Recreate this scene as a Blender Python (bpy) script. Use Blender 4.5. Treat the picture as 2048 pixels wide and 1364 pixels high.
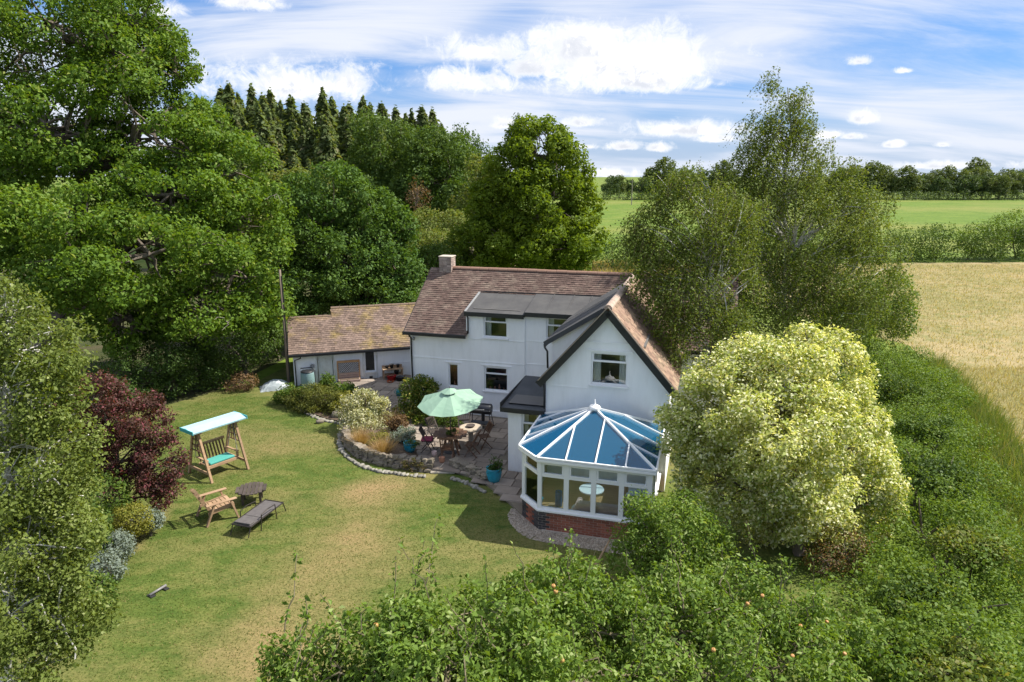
import bpy, math, random
import numpy as np
from mathutils import Vector, Matrix
R = math.radians
for o in list(bpy.data.objects): bpy.data.objects.remove(o)
scene = bpy.context.scene
COL = scene.collection

# ------------------------------------------------------------------ camera
CAMH = 10.0
PITCH = math.atan(332 / 1365.)
FPX = 1365.0
cam = bpy.data.cameras.new('camera'); camo = bpy.data.objects.new('camera', cam); COL.objects.link(camo)
camo.location = (0, 0, CAMH); camo.rotation_euler = (math.pi / 2 - PITCH, 0, 0)
cam.sensor_width = 36; cam.lens = 36 * FPX / 2048; cam.clip_end = 8000; cam.clip_start = .1
scene.camera = camo

# ------------------------------------------------------------------ exposure
scene.view_settings.view_transform = 'Standard'; scene.view_settings.look = 'None'
scene.view_settings.gamma = 1; scene.view_settings.use_curve_mapping = False
scene.view_settings.exposure = 0.98
scene.cycles.max_bounces = 8; scene.cycles.transparent_max_bounces = 12
scene.cycles.diffuse_bounces = 4; scene.cycles.glossy_bounces = 3; scene.cycles.transmission_bounces = 6

# ------------------------------------------------------------------ sun
SUN_EL = R(50); SUN_AZ = R(77)           # azimuth measured clockwise from +Y
sd = Vector((math.sin(SUN_AZ) * math.cos(SUN_EL), math.cos(SUN_AZ) * math.cos(SUN_EL), math.sin(SUN_EL)))
sl = bpy.data.lights.new('sun', 'SUN'); sl.energy = 4.1; sl.angle = R(.5); sl.color = (1, .95, .86)
so = bpy.data.objects.new('sun', sl); COL.objects.link(so)
so.rotation_euler = (-sd).to_track_quat('-Z', 'Y').to_euler(); so.location = (30, 30, 60)

# ------------------------------------------------------------------ sky
def px_dir(u, v):
    x = (u - 1024) / FPX; y = (682 - v) / FPX
    c, s = math.cos(PITCH), math.sin(PITCH)
    return Vector((x, c + y * s, -s + y * c)).normalized()
def azel(u, v):
    d = px_dir(u, v); return math.atan2(d.x, d.y), math.asin(d.z)

world = bpy.data.worlds.new('World'); scene.world = world; world.use_nodes = True
nt = world.node_tree; nt.nodes.clear()
def N(t, **k):
    n = nt.nodes.new(t)
    for a, b in k.items(): setattr(n, a, b)
    return n
def L(a, b): nt.links.new(a, b)
def MATH(op, a, b=None, c=None, clamp=False):
    n = N('ShaderNodeMath', operation=op); n.use_clamp = clamp
    for i, x in enumerate((a, b, c)):
        if x is None: continue
        if isinstance(x, (int, float)): n.inputs[i].default_value = x
        else: L(x, n.inputs[i])
    return n.outputs[0]
def VM(op, a, b=None):
    n = N('ShaderNodeVectorMath', operation=op)
    for i, x in enumerate((a, b)):
        if x is None: continue
        if isinstance(x, tuple): n.inputs[i].default_value = x
        else: L(x, n.inputs[i])
    return n.outputs[1] if op in ('LENGTH', 'DOT_PRODUCT') else n.outputs[0]
def RAMP(x, a, b, lo=0., hi=1.):
    n = N('ShaderNodeMapRange', interpolation_type='SMOOTHSTEP')
    L(x, n.inputs[0]); n.inputs[1].default_value = a; n.inputs[2].default_value = b
    n.inputs[3].default_value = lo; n.inputs[4].default_value = hi
    return n.outputs[0]
def NOISE(vec, scale, detail=6, rough=.55, dist=0.):
    n = N('ShaderNodeTexNoise'); L(vec, n.inputs['Vector']); n.inputs['Scale'].default_value = scale
    n.inputs['Detail'].default_value = detail; n.inputs['Roughness'].default_value = rough; n.inputs['Distortion'].default_value = dist
    return n.outputs[0]
def CMIX(f, a, b):
    n = N('ShaderNodeMix', data_type='RGBA')
    if isinstance(f, (int, float)): n.inputs[0].default_value = f
    else: L(f, n.inputs[0])
    for i, x in ((6, a), (7, b)):
        if isinstance(x, tuple): n.inputs[i].default_value = x
        else: L(x, n.inputs[i])
    return n.outputs[2]
tc = N('ShaderNodeTexCoord'); D = tc.outputs['Generated']
sky = N('ShaderNodeTexSky', sky_type='NISHITA', sun_disc=False)
sky.sun_elevation = SUN_EL; sky.sun_rotation = SUN_AZ; sky.altitude = 100; sky.air_density = 1.0; sky.dust_density = .6; sky.ozone_density = 2.2
sep = N('ShaderNodeSeparateXYZ'); L(D, sep.inputs[0])
AZ = MATH('ARCTAN2', sep.outputs[0], sep.outputs[1]); EL = MATH('ARCSINE', sep.outputs[2])
cmb = N('ShaderNodeCombineXYZ'); L(AZ, cmb.inputs[0]); L(EL, cmb.inputs[1]); AE = cmb.outputs[0]
# cirrus: a high veil in broad masses, combed into streaks
zz = MATH('MAXIMUM', MATH('ADD', sep.outputs[2], .22), .1)
pl = N('ShaderNodeCombineXYZ'); L(MATH('DIVIDE', sep.outputs[0], zz), pl.inputs[0]); L(MATH('DIVIDE', sep.outputs[1], zz), pl.inputs[1])
mp = N('ShaderNodeMapping'); L(pl.outputs[0], mp.inputs[0]); mp.inputs['Rotation'].default_value = (0, 0, R(30)); mp.inputs['Scale'].default_value = (.45, 1.5, 1)
ci1 = NOISE(mp.outputs[0], 1.5, 9, .64, .9)
mp2 = N('ShaderNodeMapping'); L(pl.outputs[0], mp2.inputs[0]); mp2.inputs['Rotation'].default_value = (0, 0, R(30)); mp2.inputs['Location'].default_value = (-2.4, 0.6, 0); mp2.inputs['Scale'].default_value = (.7, 1.3, 1)
ci2 = NOISE(mp2.outputs[0], .8, 3, .5, .4)
mass = RAMP(ci2, .36, .56)
cirrus = RAMP(MATH('ADD', MATH('MULTIPLY', ci1, 1.0), MATH('MULTIPLY', mass, .32)), .36, .90)
cirrus = MATH('MULTIPLY', cirrus, RAMP(EL, -.02, .06, .75, 1.))
# cumulus: (pixel u, v, half width, half height) of those in view, then more round the rest of the sky
CUM = [(1220, 118, 215, 78), (1335, 118, 95, 72), (1180, 95, 150, 55), (975, 97, 100, 36), (950, 157, 92, 38), (1060, 135, 65, 30), (1270, 158, 150, 34), (580, 162, 190, 52), (690, 160, 85, 48),
       (310, 15, 60, 28), (480, 0, 70, 26), (1370, 258, 120, 20), (1250, 291, 40, 13), (1315, 293, 32, 13), (1010, 247, 40, 14), (1160, 243, 50, 15),
       (1720, 235, 34, 17), (1718, 120, 26, 14), (1810, 140, 24, 9), (1700, 272, 28, 9), (1785, 288, 22, 8), (1885, 288, 20, 7), (1890, 330, 150, 12), (1230, 345, 80, 12), (1660, 268, 40, 12), (1430, 275, 40, 11), (1170, 292, 28, 9)]
blobs = []
for (u, v, w, h) in CUM:
    a0, e0 = azel(u, v); a1, _ = azel(u + w, v); _, e1 = azel(u, v - h)
    blobs.append((a0, e0, max(abs(a1 - a0), .008) * 1.15, max(abs(e1 - e0), .005) * 1.2))
rs = random.Random(5)
for k in range(22):
    a0 = R(52) + rs.random() * R(256); a0 = (a0 + math.pi) % (2 * math.pi) - math.pi
    w = rs.uniform(.03, .14); blobs.append((a0, rs.uniform(.05, .5), w, w * rs.uniform(.3, .45)))
cur = None
for (a0, e0, a, b) in blobs:
    w_ = VM('MULTIPLY', VM('SUBTRACT', AE, (a0, e0 - b * .2, 0)), (1 / a, 1 / b, 0))
    d = VM('LENGTH', VM('MAXIMUM', w_, VM('MULTIPLY', w_, (1, -1.9, 0))))          # flat bases
    m = MATH('SUBTRACT', 1.0, d)
    cur = m if cur is None else MATH('MAXIMUM', cur, m)
nA = NOISE(D, 13, 4, .55, .2); nA2 = NOISE(VM('ADD', D, (sd.x * .02, sd.y * .02, sd.z * .02 + .008)), 13, 4, .55, .2); nH = NOISE(D, 40, 9, .74, .5)
nB = NOISE(VM('ADD', D, (sd.x * .006, sd.y * .006, sd.z * .006)), 40, 9, .74, .5)
dens = MATH('ADD', cur, MATH('ADD', MATH('MULTIPLY', MATH('SUBTRACT', nA, .5), 1.5), MATH('MULTIPLY', MATH('SUBTRACT', nH, .5), 2.1)))
cum = RAMP(dens, -.12, .75)
shade = RAMP(MATH('ADD', MATH('MULTIPLY', MATH('SUBTRACT', nA, nA2), 1.5), MATH('SUBTRACT', nH, nB)), -.13, .12, .0, 1.)
thick = RAMP(dens, .25, 1.0)
cshade = MATH('MULTIPLY', thick, MATH('SUBTRACT', 1.0, shade))
cumcol = CMIX(cshade, (7.2, 7.2, 7.3, 1), (5.1, 5.3, 5.8, 1))
tint = N('ShaderNodeMix', data_type='RGBA', blend_type='MULTIPLY'); tint.inputs[0].default_value = 1.; L(sky.outputs[0], tint.inputs[6]); tint.inputs[7].default_value = (.62, .8, 1., 1)
skyblue = CMIX(.55, tint.outputs[2], (.8, 2.2, 5.4, 1))
skyblue = CMIX(RAMP(EL, -.01, .13), (3.3, 4.1, 5.3, 1), skyblue)
withci = CMIX(cirrus, skyblue, (5.5, 5.8, 6.5, 1))
withcu = CMIX(MATH('MULTIPLY', cum, .97), withci, cumcol)
bg = N('ShaderNodeBackground'); L(withcu, bg.inputs[0]); bg.inputs[1].default_value = .08
ow = N('ShaderNodeOutputWorld'); L(bg.outputs[0], ow.inputs[0])

# ================================================================== helpers
def Pd(u, v, y):
    """point that the survey photograph shows at (u, v), at world depth y"""
    d = px_dir(u, v); t = y / d.y
    return np.array([d.x * t, y, CAMH + d.z * t])
def Gd(u, v, z=0.):
    d = px_dir(u, v); t = (z - CAMH) / d.z
    return np.array([d.x * t, d.y * t, z])
def ppm(u, v, y):
    p = Pd(u, v, y); zc = p[1] * math.cos(PITCH) - (p[2] - CAMH) * math.sin(PITCH)
    return FPX / zc

def tag(o, label=None, cat=None, group=None, kind=None):
    if label: o['label'] = label
    if cat: o['category'] = cat
    if group: o['group'] = group
    if kind: o['kind'] = kind
    return o
def empty(name, loc=(0, 0, 0), rz=0., label=None, cat=None, group=None):
    o = bpy.data.objects.new(name, None); COL.objects.link(o); o.location = loc; o.rotation_euler = (0, 0, rz)
    o.empty_display_size = .2
    return tag(o, label, cat, group)
def link(name, me, parent=None):
    o = bpy.data.objects.new(name, me); COL.objects.link(o)
    if parent is not None: o.parent = parent
    return o
def copy_tree(o, parent=None):
    c = o.copy(); COL.objects.link(c); c.parent = parent
    for ch in list(o.children): copy_tree(ch, c)
    return c

class MB:
    def __init__(s): s.v = []; s.f = []
    def quad(s, *p):
        i = len(s.v); s.v += [tuple(q) for q in p]; s.f.append(tuple(range(i, i + len(p)))); return s
    def box(s, x0, x1, y0, y1, z0, z1):
        i = len(s.v)
        s.v += [(x0, y0, z0), (x1, y0, z0), (x1, y1, z0), (x0, y1, z0), (x0, y0, z1), (x1, y0, z1), (x1, y1, z1), (x0, y1, z1)]
        s.f += [tuple(i + k for k in q) for q in ((3, 2, 1, 0), (4, 5, 6, 7), (0, 1, 5, 4), (1, 2, 6, 5), (2, 3, 7, 6), (3, 0, 4, 7))]
        return s
    def beam(s, p, q, w, h, up=(0, 0, 1)):
        p = Vector(p); q = Vector(q); d = (q - p).normalized(); u = Vector(up)
        r = d.cross(u)
        if r.length < 1e-4: r = d.cross(Vector((1, 0, 0)))
        r.normalize(); u = r.cross(d).normalized()
        i = len(s.v)
        for b in (p, q):
            for (a, c) in ((-1, -1), (1, -1), (1, 1), (-1, 1)): s.v.append(tuple(b + r * (a * w / 2) + u * (c * h / 2)))
        s.f += [tuple(i + k for k in f) for f in ((0, 1, 2, 3), (7, 6, 5, 4), (0, 4, 5, 1), (1, 5, 6, 2), (2, 6, 7, 3), (3, 7, 4, 0))]
        return s
    def prism(s, poly, z0, z1):
        n = len(poly); i = len(s.v)
        s.v += [(p[0], p[1], z0) for p in poly] + [(p[0], p[1], z1) for p in poly]
        s.f += [tuple(i + k for k in range(n - 1, -1, -1)), tuple(i + n + k for k in range(n))]
        for k in range(n): s.f.append((i + k, i + (k + 1) % n, i + n + (k + 1) % n, i + n + k))
        return s
    def slab(s, pts, t):
        """a planar polygon given a thickness t downwards along its normal"""
        P = [Vector(p) for p in pts]; nrm = (P[1] - P[0]).cross(P[2] - P[0]).normalized()
        n = len(P); i = len(s.v)
        s.v += [tuple(p) for p in P] + [tuple(p - nrm * t) for p in P]
        s.f += [tuple(i + k for k in range(n)), tuple(i + n + k for k in range(n - 1, -1, -1))]
        for k in range(n): s.f.append((i + (k + 1) % n, i + k, i + n + k, i + n + (k + 1) % n))
        return s
    def tube(s, path, rad, n=6, cap=True):
        path = [Vector(p) for p in path]; m = len(path)
        if not hasattr(rad, '__len__'): rad = [rad] * m
        i0 = len(s.v); prev = None
        for k in range(m):
            d = (path[min(k + 1, m - 1)] - path[max(k - 1, 0)])
            d = d.normalized() if d.length > 1e-9 else Vector((0, 0, 1))
            if prev is None:
                a = d.cross(Vector((0, 0, 1)))
                if a.length < .05: a = d.cross(Vector((1, 0, 0)))
            else: a = prev - d * prev.dot(d)
            a.normalize(); prev = a; b = d.cross(a)
            for j in range(n):
                t = 2 * math.pi * j / n
                s.v.append(tuple(path[k] + (a * math.cos(t) + b * math.sin(t)) * rad[k]))
        for k in range(m - 1):
            for j in range(n):
                j2 = (j + 1) % n
                s.f.append((i0 + k * n + j, i0 + k * n + j2, i0 + (k + 1) * n + j2, i0 + (k + 1) * n + j))
        if cap:
            s.f.append(tuple(i0 + j for j in range(n - 1, -1, -1))); s.f.append(tuple(i0 + (m - 1) * n + j for j in range(n)))
        return s
    def lathe(s, prof, c=(0, 0, 0), n=16):
        i0 = len(s.v); m = len(prof)
        for (r, z) in prof:
            for j in range(n):
                t = 2 * math.pi * j / n; s.v.append((c[0] + r * math.cos(t), c[1] + r * math.sin(t), c[2] + z))
        for k in range(m - 1):
            for j in range(n):
                j2 = (j + 1) % n; s.f.append((i0 + k * n + j, i0 + k * n + j2, i0 + (k + 1) * n + j2, i0 + (k + 1) * n + j))
        s.f.append(tuple(i0 + j for j in range(n - 1, -1, -1))); s.f.append(tuple(i0 + (m - 1) * n + j for j in range(n)))
        return s
    def mesh(s, name, mat, smooth=False):
        me = bpy.data.meshes.new(name); me.from_pydata(s.v, [], s.f); me.validate()
        if mat: me.materials.append(mat)
        if smooth: me.polygons.foreach_set('use_smooth', [True] * len(me.polygons))
        me.update(); return me
    def build(s, name, mat, parent=None, smooth=False, bevel=0.):
        o = link(name, s.mesh(name, mat, smooth), parent)
        if bevel:
            b = o.modifiers.new('bevel', 'BEVEL'); b.width = bevel; b.segments = 2; b.limit_method = 'ANGLE'
        return o

# ------------------------------------------------------------------ materials
MATS = {}
def newmat(name):
    m = bpy.data.materials.new(name); m.use_nodes = True; m.node_tree.nodes.clear(); MATS[name] = m; return m
class NT:
    def __init__(s, m): s.t = m.node_tree
    def n(s, t, **k):
        x = s.t.nodes.new(t)
        for a, b in k.items(): setattr(x, a, b)
        return x
    def l(s, a, b): s.t.links.new(a, b)
    def set(s, node, key, val):
        if isinstance(val, (int, float, tuple)): node.inputs[key].default_value = val
        else: s.l(val, node.inputs[key])
    def noise(s, vec, scale, detail=5, rough=.55, dist=0.):
        x = s.n('ShaderNodeTexNoise'); s.l(vec, x.inputs['Vector'])
        x.inputs['Scale'].default_value = scale; x.inputs['Detail'].default_value = detail
        x.inputs['Roughness'].default_value = rough; x.inputs['Distortion'].default_value = dist
        return x.outputs[0]
    def mapr(s, x, a, b, lo=0., hi=1.):
        n = s.n('ShaderNodeMapRange'); s.l(x, n.inputs[0])
        for i, q in enumerate((a, b, lo, hi)): n.inputs[i + 1].default_value = q
        return n.outputs[0]
    def mix(s, f, a, b, mode='MIX'):
        n = s.n('ShaderNodeMix', data_type='RGBA', blend_type=mode)
        s.set(n, 0, f); s.set(n, 6, a); s.set(n, 7, b); return n.outputs[2]
    def math(s, op, a, b=0.):
        n = s.n('ShaderNodeMath', operation=op); s.set(n, 0, a); s.set(n, 1, b); return n.outputs[0]
    def hsv(s, col, h=None, sat=None, val=None):
        n = s.n('ShaderNodeHueSaturation')
        s.set(n, 'Color', col)
        if h is not None: s.set(n, 'Hue', h)
        if sat is not None: s.set(n, 'Saturation', sat)
        if val is not None: s.set(n, 'Value', val)
        return n.outputs[0]
def c4(c): return (c[0], c[1], c[2], 1)
def pmat(name, c1, c2=None, scale=4., rough=.7, bump=0., bscale=None, isl=0., objr=0., metal=0., spec=.4, dirt=None, dscale=.8, damt=.5, stretch=None):
    if name in MATS: return MATS[name]
    m = newmat(name); t = NT(m)
    co = t.n('ShaderNodeTexCoord').outputs['Object']
    if stretch:
        mpn = t.n('ShaderNodeMapping'); t.l(co, mpn.inputs[0]); mpn.inputs['Scale'].default_value = stretch; co2 = mpn.outputs[0]
    else: co2 = co
    col = c4(c1)
    if c2: col = t.mix(t.mapr(t.noise(co2, scale, 6, .6), .3, .7), c4(c1), c4(c2))
    if dirt: col = t.mix(t.mapr(t.noise(co2, dscale, 7, .65), .48, .75, 0, damt), col, c4(dirt))
    if isl:
        col = t.hsv(col, val=t.mapr(t.n('ShaderNodeNewGeometry').outputs['Random Per Island'], 0, 1, 1 - isl, 1 + isl))
    if objr:
        col = t.hsv(col, val=t.mapr(t.n('ShaderNodeObjectInfo').outputs['Random'], 0, 1, 1 - objr, 1 + objr))
    b = t.n('ShaderNodeBsdfPrincipled'); t.set(b, 'Base Color', col); b.inputs['Roughness'].default_value = rough
    b.inputs['Metallic'].default_value = metal; b.inputs['Specular IOR Level'].default_value = spec
    if bump:
        bp = t.n('ShaderNodeBump'); t.l(t.noise(co2, bscale or scale * 4, 6, .6), bp.inputs['Height']); bp.inputs['Strength'].default_value = bump; bp.inputs['Distance'].default_value = .02
        t.l(bp.outputs[0], b.inputs['Normal'])
    o = t.n('ShaderNodeOutputMaterial'); t.l(b.outputs[0], o.inputs[0]); return m
def leafmat(name, c1, c2, c3=None, trans=.35, nscale=.5, rough=.5, c3amt=.15, edge=None):
    """c1..c2 vary from leaf to leaf and in slow drifts; c3 is a rarer colour (new growth, flowers, dry leaves)"""
    m = newmat(name); t = NT(m)
    geo = t.n('ShaderNodeNewGeometry'); rnd = geo.outputs['Random Per Island']
    co = t.n('ShaderNodeTexCoord').outputs['Object']
    slow = t.mapr(t.noise(co, nscale, 3, .5), .3, .7)
    f = t.math('ADD', t.math('MULTIPLY', rnd, .6), t.math('MULTIPLY', slow, .45))
    col = t.mix(f, c4(c1), c4(c2))
    if c3:
        r2 = t.math('FRACT', t.math('MULTIPLY', rnd, 37.7))
        col = t.mix(t.mapr(r2, 1 - c3amt, 1 - c3amt + .02), col, c4(c3))
    b = t.n('ShaderNodeBsdfPrincipled'); t.set(b, 'Base Color', col); b.inputs['Roughness'].default_value = .6; b.inputs['Specular IOR Level'].default_value = .22
    tr = t.n('ShaderNodeBsdfTranslucent'); t.set(tr, 'Color', t.mix(1., col, (1.35, 1.25, .45, 1), 'MULTIPLY'))
    mx = t.n('ShaderNodeMixShader'); mx.inputs[0].default_value = trans
    t.l(b.outputs[0], mx.inputs[1]); t.l(tr.outputs[0], mx.inputs[2])
    o = t.n('ShaderNodeOutputMaterial'); t.l(mx.outputs[0], o.inputs[0]); return m
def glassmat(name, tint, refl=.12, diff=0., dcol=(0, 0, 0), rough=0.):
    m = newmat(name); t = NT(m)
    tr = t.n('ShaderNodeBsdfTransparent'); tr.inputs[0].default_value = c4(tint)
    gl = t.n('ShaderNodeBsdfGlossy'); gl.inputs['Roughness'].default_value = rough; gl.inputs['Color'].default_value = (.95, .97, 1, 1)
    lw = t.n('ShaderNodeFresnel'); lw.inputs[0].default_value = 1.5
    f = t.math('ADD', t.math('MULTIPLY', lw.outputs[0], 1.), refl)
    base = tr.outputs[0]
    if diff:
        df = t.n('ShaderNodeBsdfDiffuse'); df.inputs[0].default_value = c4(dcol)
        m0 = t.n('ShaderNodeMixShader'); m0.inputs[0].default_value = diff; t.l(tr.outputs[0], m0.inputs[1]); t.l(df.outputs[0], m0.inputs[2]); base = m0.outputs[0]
    mx = t.n('ShaderNodeMixShader'); t.l(f, mx.inputs[0]); t.l(base, mx.inputs[1]); t.l(gl.outputs[0], mx.inputs[2])
    o = t.n('ShaderNodeOutputMaterial'); t.l(mx.outputs[0], o.inputs[0]); return m

WHITE_WALL = pmat('white_render', (.83, .83, .82), (.88, .88, .87), 2.2, .85, bump=.25, bscale=60, dirt=(.58, .58, .54), dscale=1.4, damt=.28, stretch=(2.2, 2.2, .5))
UPVC = pmat('white_upvc', (.8, .8, .8), rough=.35)
BLACK = pmat('black_paint', (.018, .018, .02), (.03, .03, .032), 5, .45)
FELT = pmat('grey_roofing_felt', (.058, .056, .058), (.085, .083, .081), 1.6, .9, bump=.15, bscale=80, dirt=(.15, .14, .125), dscale=1.2, damt=.25)
FELT_DARK = pmat('dark_roofing_felt', (.045, .05, .055), (.07, .073, .08), 2.2, .75, bump=.1, bscale=60)
LEAD = pmat('lead_flashing', (.2, .205, .21), (.33, .33, .32), 8, .6)
TILE = pmat('brown_roof_tile', (.105, .066, .053), (.155, .102, .083), 1.1, .9, isl=.22, dirt=(.32, .27, .2), dscale=2.2, damt=.4)
TILE_O = pmat('orange_roof_tile', (.18, .112, .078), (.27, .175, .125), 1.6, .9, isl=.28, dirt=(.42, .36, .22), dscale=2., damt=.5)
TILE_P = pmat('mossy_pink_roof_tile', (.135, .092, .07), (.215, .152, .122), 1.3, .9, isl=.28, dirt=(.26, .19, .03), dscale=.9, damt=.9)
RIDGE = pmat('ridge_tile', (.22, .12, .08), (.3, .18, .13), 3, .85, isl=.2)
BRICK = pmat('red_brick', (.25, .085, .055), (.33, .12, .075), 6, .85, bump=.3, bscale=50, objr=.3)
BRICK_DK = pmat('blue_black_brick', (.04, .04, .045), (.07, .06, .06), 6, .7, objr=.3)
BRICK_CH = pmat('chimney_brick', (.27, .2, .17), (.42, .34, .3), 5, .9, isl=.35)
MORTAR = pmat('mortar', (.42, .36, .3), (.5, .44, .37), 12, .95)
GLASS = glassmat('window_glass', (.95, .97, .97), .015)
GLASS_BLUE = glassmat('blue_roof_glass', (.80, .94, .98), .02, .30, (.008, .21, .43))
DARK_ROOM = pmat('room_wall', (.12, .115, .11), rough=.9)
WOODFLOOR = pmat('wood_floor', (.40, .22, .10), (.50, .30, .15), 3, .5, stretch=(1, 8, 1))
CURTAIN = pmat('curtain_cloth', (.66, .66, .62), (.72, .72, .68), 5, .9)
TIMBER = pmat('weathered_timber', (.28, .17, .095), (.40, .27, .165), 3, .8, objr=.15, bump=.2, stretch=(1, 1, 6))
TIMBER_DK = pmat('dark_stained_timber', (.055, .042, .035), (.09, .07, .06), 3, .7, objr=.2)
TIMBER_BR = pmat('brown_garden_timber', (.12, .062, .035), (.18, .1, .06), 3, .6, objr=.15)
SLABM = pmat('paving_stone', (.235, .19, .155), (.33, .275, .225), 1.2, .9, bump=.3, bscale=14, objr=.22, dirt=(.12, .11, .085), dscale=1.7, damt=.5)
SAND = pmat('joint_sand', (.16, .13, .1), (.22, .19, .14), 6, 1.)
STONE = pmat('wall_stone', (.15, .125, .10), (.27, .23, .18), 5, .95, bump=.5, bscale=20, objr=.3, dirt=(.09, .095, .035), dscale=2.2, damt=.7)
GRAVEL = pmat('gravel_stone', (.36, .29, .22), (.52, .45, .37), 9, .95, isl=.4)
SOIL = pmat('soil', (.075, .05, .033), (.13, .095, .065), 6, 1., bump=.6, bscale=20)
BARK = pmat('bark', (.10, .078, .06), (.17, .14, .11), 5, .95, bump=.6, bscale=14, stretch=(1, 1, .3))
BARK_GREY = pmat('grey_bark', (.21, .18, .15), (.33, .29, .25), 4, .95, bump=.5, bscale=10)
BARK_BIRCH = pmat('birch_bark', (.50, .48, .45), (.66, .64, .6), 6, .8, dirt=(.06, .05, .045), dscale=4, damt=.9)
TEAL_GLAZE = pmat('teal_glaze', (.012, .17, .24), (.02, .25, .33), 3, .2, spec=.6)

# ================================================================== ground
def sheet(name, pts, z, mat, parent=None):
    return MB().quad(*[(p[0], p[1], z) for p in pts]).build(name, mat, parent)
def grassmat(name, cols, s1=.25, s2=2.5, bump=.5, strip=None, streak=None):
    """cols: green, lighter green, straw, brown; strip = worn line (p, q, half width)"""
    m = newmat(name); t = NT(m); co = t.n('ShaderNodeTexCoord').outputs['Object']
    mpn = t.n('ShaderNodeMapping'); t.l(co, mpn.inputs[0])
    if streak: mpn.inputs['Rotation'].default_value = (0, 0, streak[0]); mpn.inputs['Scale'].default_value = (streak[1], 1, 1)
    cs = mpn.outputs[0]
    big = t.noise(cs, s1, 5, .6, .4); mid = t.noise(cs, s2, 6, .7, .3); fine = t.noise(cs, s2 * 9, 4, .7)
    col = t.mix(t.mapr(mid, .35, .65), c4(cols[0]), c4(cols[1]))
    st = t.math('ADD', t.math('MULTIPLY', big, .62), t.math('ADD', t.math('MULTIPLY', mid, .3), t.math('MULTIPLY', fine, .16)))
    if strip:
        for (p, q, w, k) in strip:
            d = Vector(q) - Vector(p); ang = math.atan2(d.y, d.x)
            m2 = t.n('ShaderNodeMapping'); t.l(co, m2.inputs[0]); m2.vector_type = 'TEXTURE'
            m2.inputs['Location'].default_value = ((p[0] + q[0]) / 2, (p[1] + q[1]) / 2, 0); m2.inputs['Rotation'].default_value = (0, 0, ang)
            m2.inputs['Scale'].default_value = (d.length / 2, w, 1)
            ln = t.n('ShaderNodeVectorMath', operation='LENGTH'); t.l(m2.outputs[0], ln.inputs[0])
            st = t.math('ADD', st, t.mapr(ln.outputs[1], 1.3, .2, 0, k))
    col = t.mix(t.mapr(st, .50, .70), col, c4(cols[2]))
    col = t.mix(t.mapr(st, .70, .84), col, c4(cols[3]))
    col = t.hsv(col, val=t.mapr(fine, .3, .7, .72, 1.28))
    b = t.n('ShaderNodeBsdfPrincipled'); t.set(b, 'Base Color', col); b.inputs['Roughness'].default_value = .9; b.inputs['Specular IOR Level'].default_value = .15
    bp = t.n('ShaderNodeBump'); t.l(fine, bp.inputs['Height']); bp.inputs['Strength'].default_value = bump; bp.inputs['Distance'].default_value = .05
    t.l(bp.outputs[0], b.inputs['Normal'])
    o = t.n('ShaderNodeOutputMaterial'); t.l(b.outputs[0], o.inputs[0]); return m
PASTURE = grassmat('pasture_grass', [(.085, .145, .016), (.125, .185, .024), (.20, .20, .05), (.26, .21, .09)], .022, .16, .3)
LAWN = grassmat('lawn_turf', [(.056, .093, .016), (.108, .137, .028), (.185, .158, .06), (.255, .182, .085)], .33, 2.2, .5,
                strip=[(Gd(830, 925), Gd(560, 1270), 1.5, .18), (Gd(380, 1340), Gd(760, 1270), 1.6, .2), (Gd(640, 1010), Gd(800, 960), .8, .15), (Gd(420, 905), Gd(640, 880), 1.2, .1), (Gd(370, 800), Gd(450, 785), 1.0, .12), (Gd(250, 1110), Gd(340, 1010), .35, .25)], streak=(R(-35), .55))
DRY = grassmat('dry_meadow', [(.16, .165, .055), (.27, .225, .10), (.36, .275, .15), (.35, .24, .135)], .12, 1.2, .3)
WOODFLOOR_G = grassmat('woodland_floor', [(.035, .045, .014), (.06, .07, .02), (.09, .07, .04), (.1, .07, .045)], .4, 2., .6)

S = 3500
g = sheet('ground', [(-S, -200), (S, -200), (S, S), (-S, S)], 0, PASTURE); tag(g, kind='structure')
lawnp = [Gd(-60, 1400)[:2], (-14, 8), (-17, 19), (-19, 26), Gd(330, 812)[:2], Gd(430, 783)[:2], Gd(520, 760)[:2], (-12, 36), (-2, 37), (4, 30), (10.5, 24), (9.5, 15), (6, 6), (2, 3), (-6, 3)]
o = sheet('lawn', lawnp, .006, LAWN); tag(o, kind='structure')
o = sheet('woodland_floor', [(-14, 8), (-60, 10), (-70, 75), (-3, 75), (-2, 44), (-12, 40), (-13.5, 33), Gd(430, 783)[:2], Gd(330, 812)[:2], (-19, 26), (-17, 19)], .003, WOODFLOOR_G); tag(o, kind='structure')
o = sheet('dry_field', [(11, 6), (16.5, 20), (20.5, 30), (24, 40), (16, 62), (4, 70), (-2, 79), (30, 79.5), (150, 83), (160, 5)], .004, DRY); tag(o, kind='structure')

# ================================================================== house
HA = R(16)
HO = (-4.362, 28.355, 0)
house = empty('cottage', HO, -HA, 'white rendered cottage with brown tiled roof, dormers and a steep front gable', 'house')
def HW(x, y, z=0.):
    """house coordinates to world"""
    return np.array([HO[0] + x * math.cos(HA) + y * math.sin(HA), HO[1] - x * math.sin(HA) + y * math.cos(HA), z])

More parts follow.
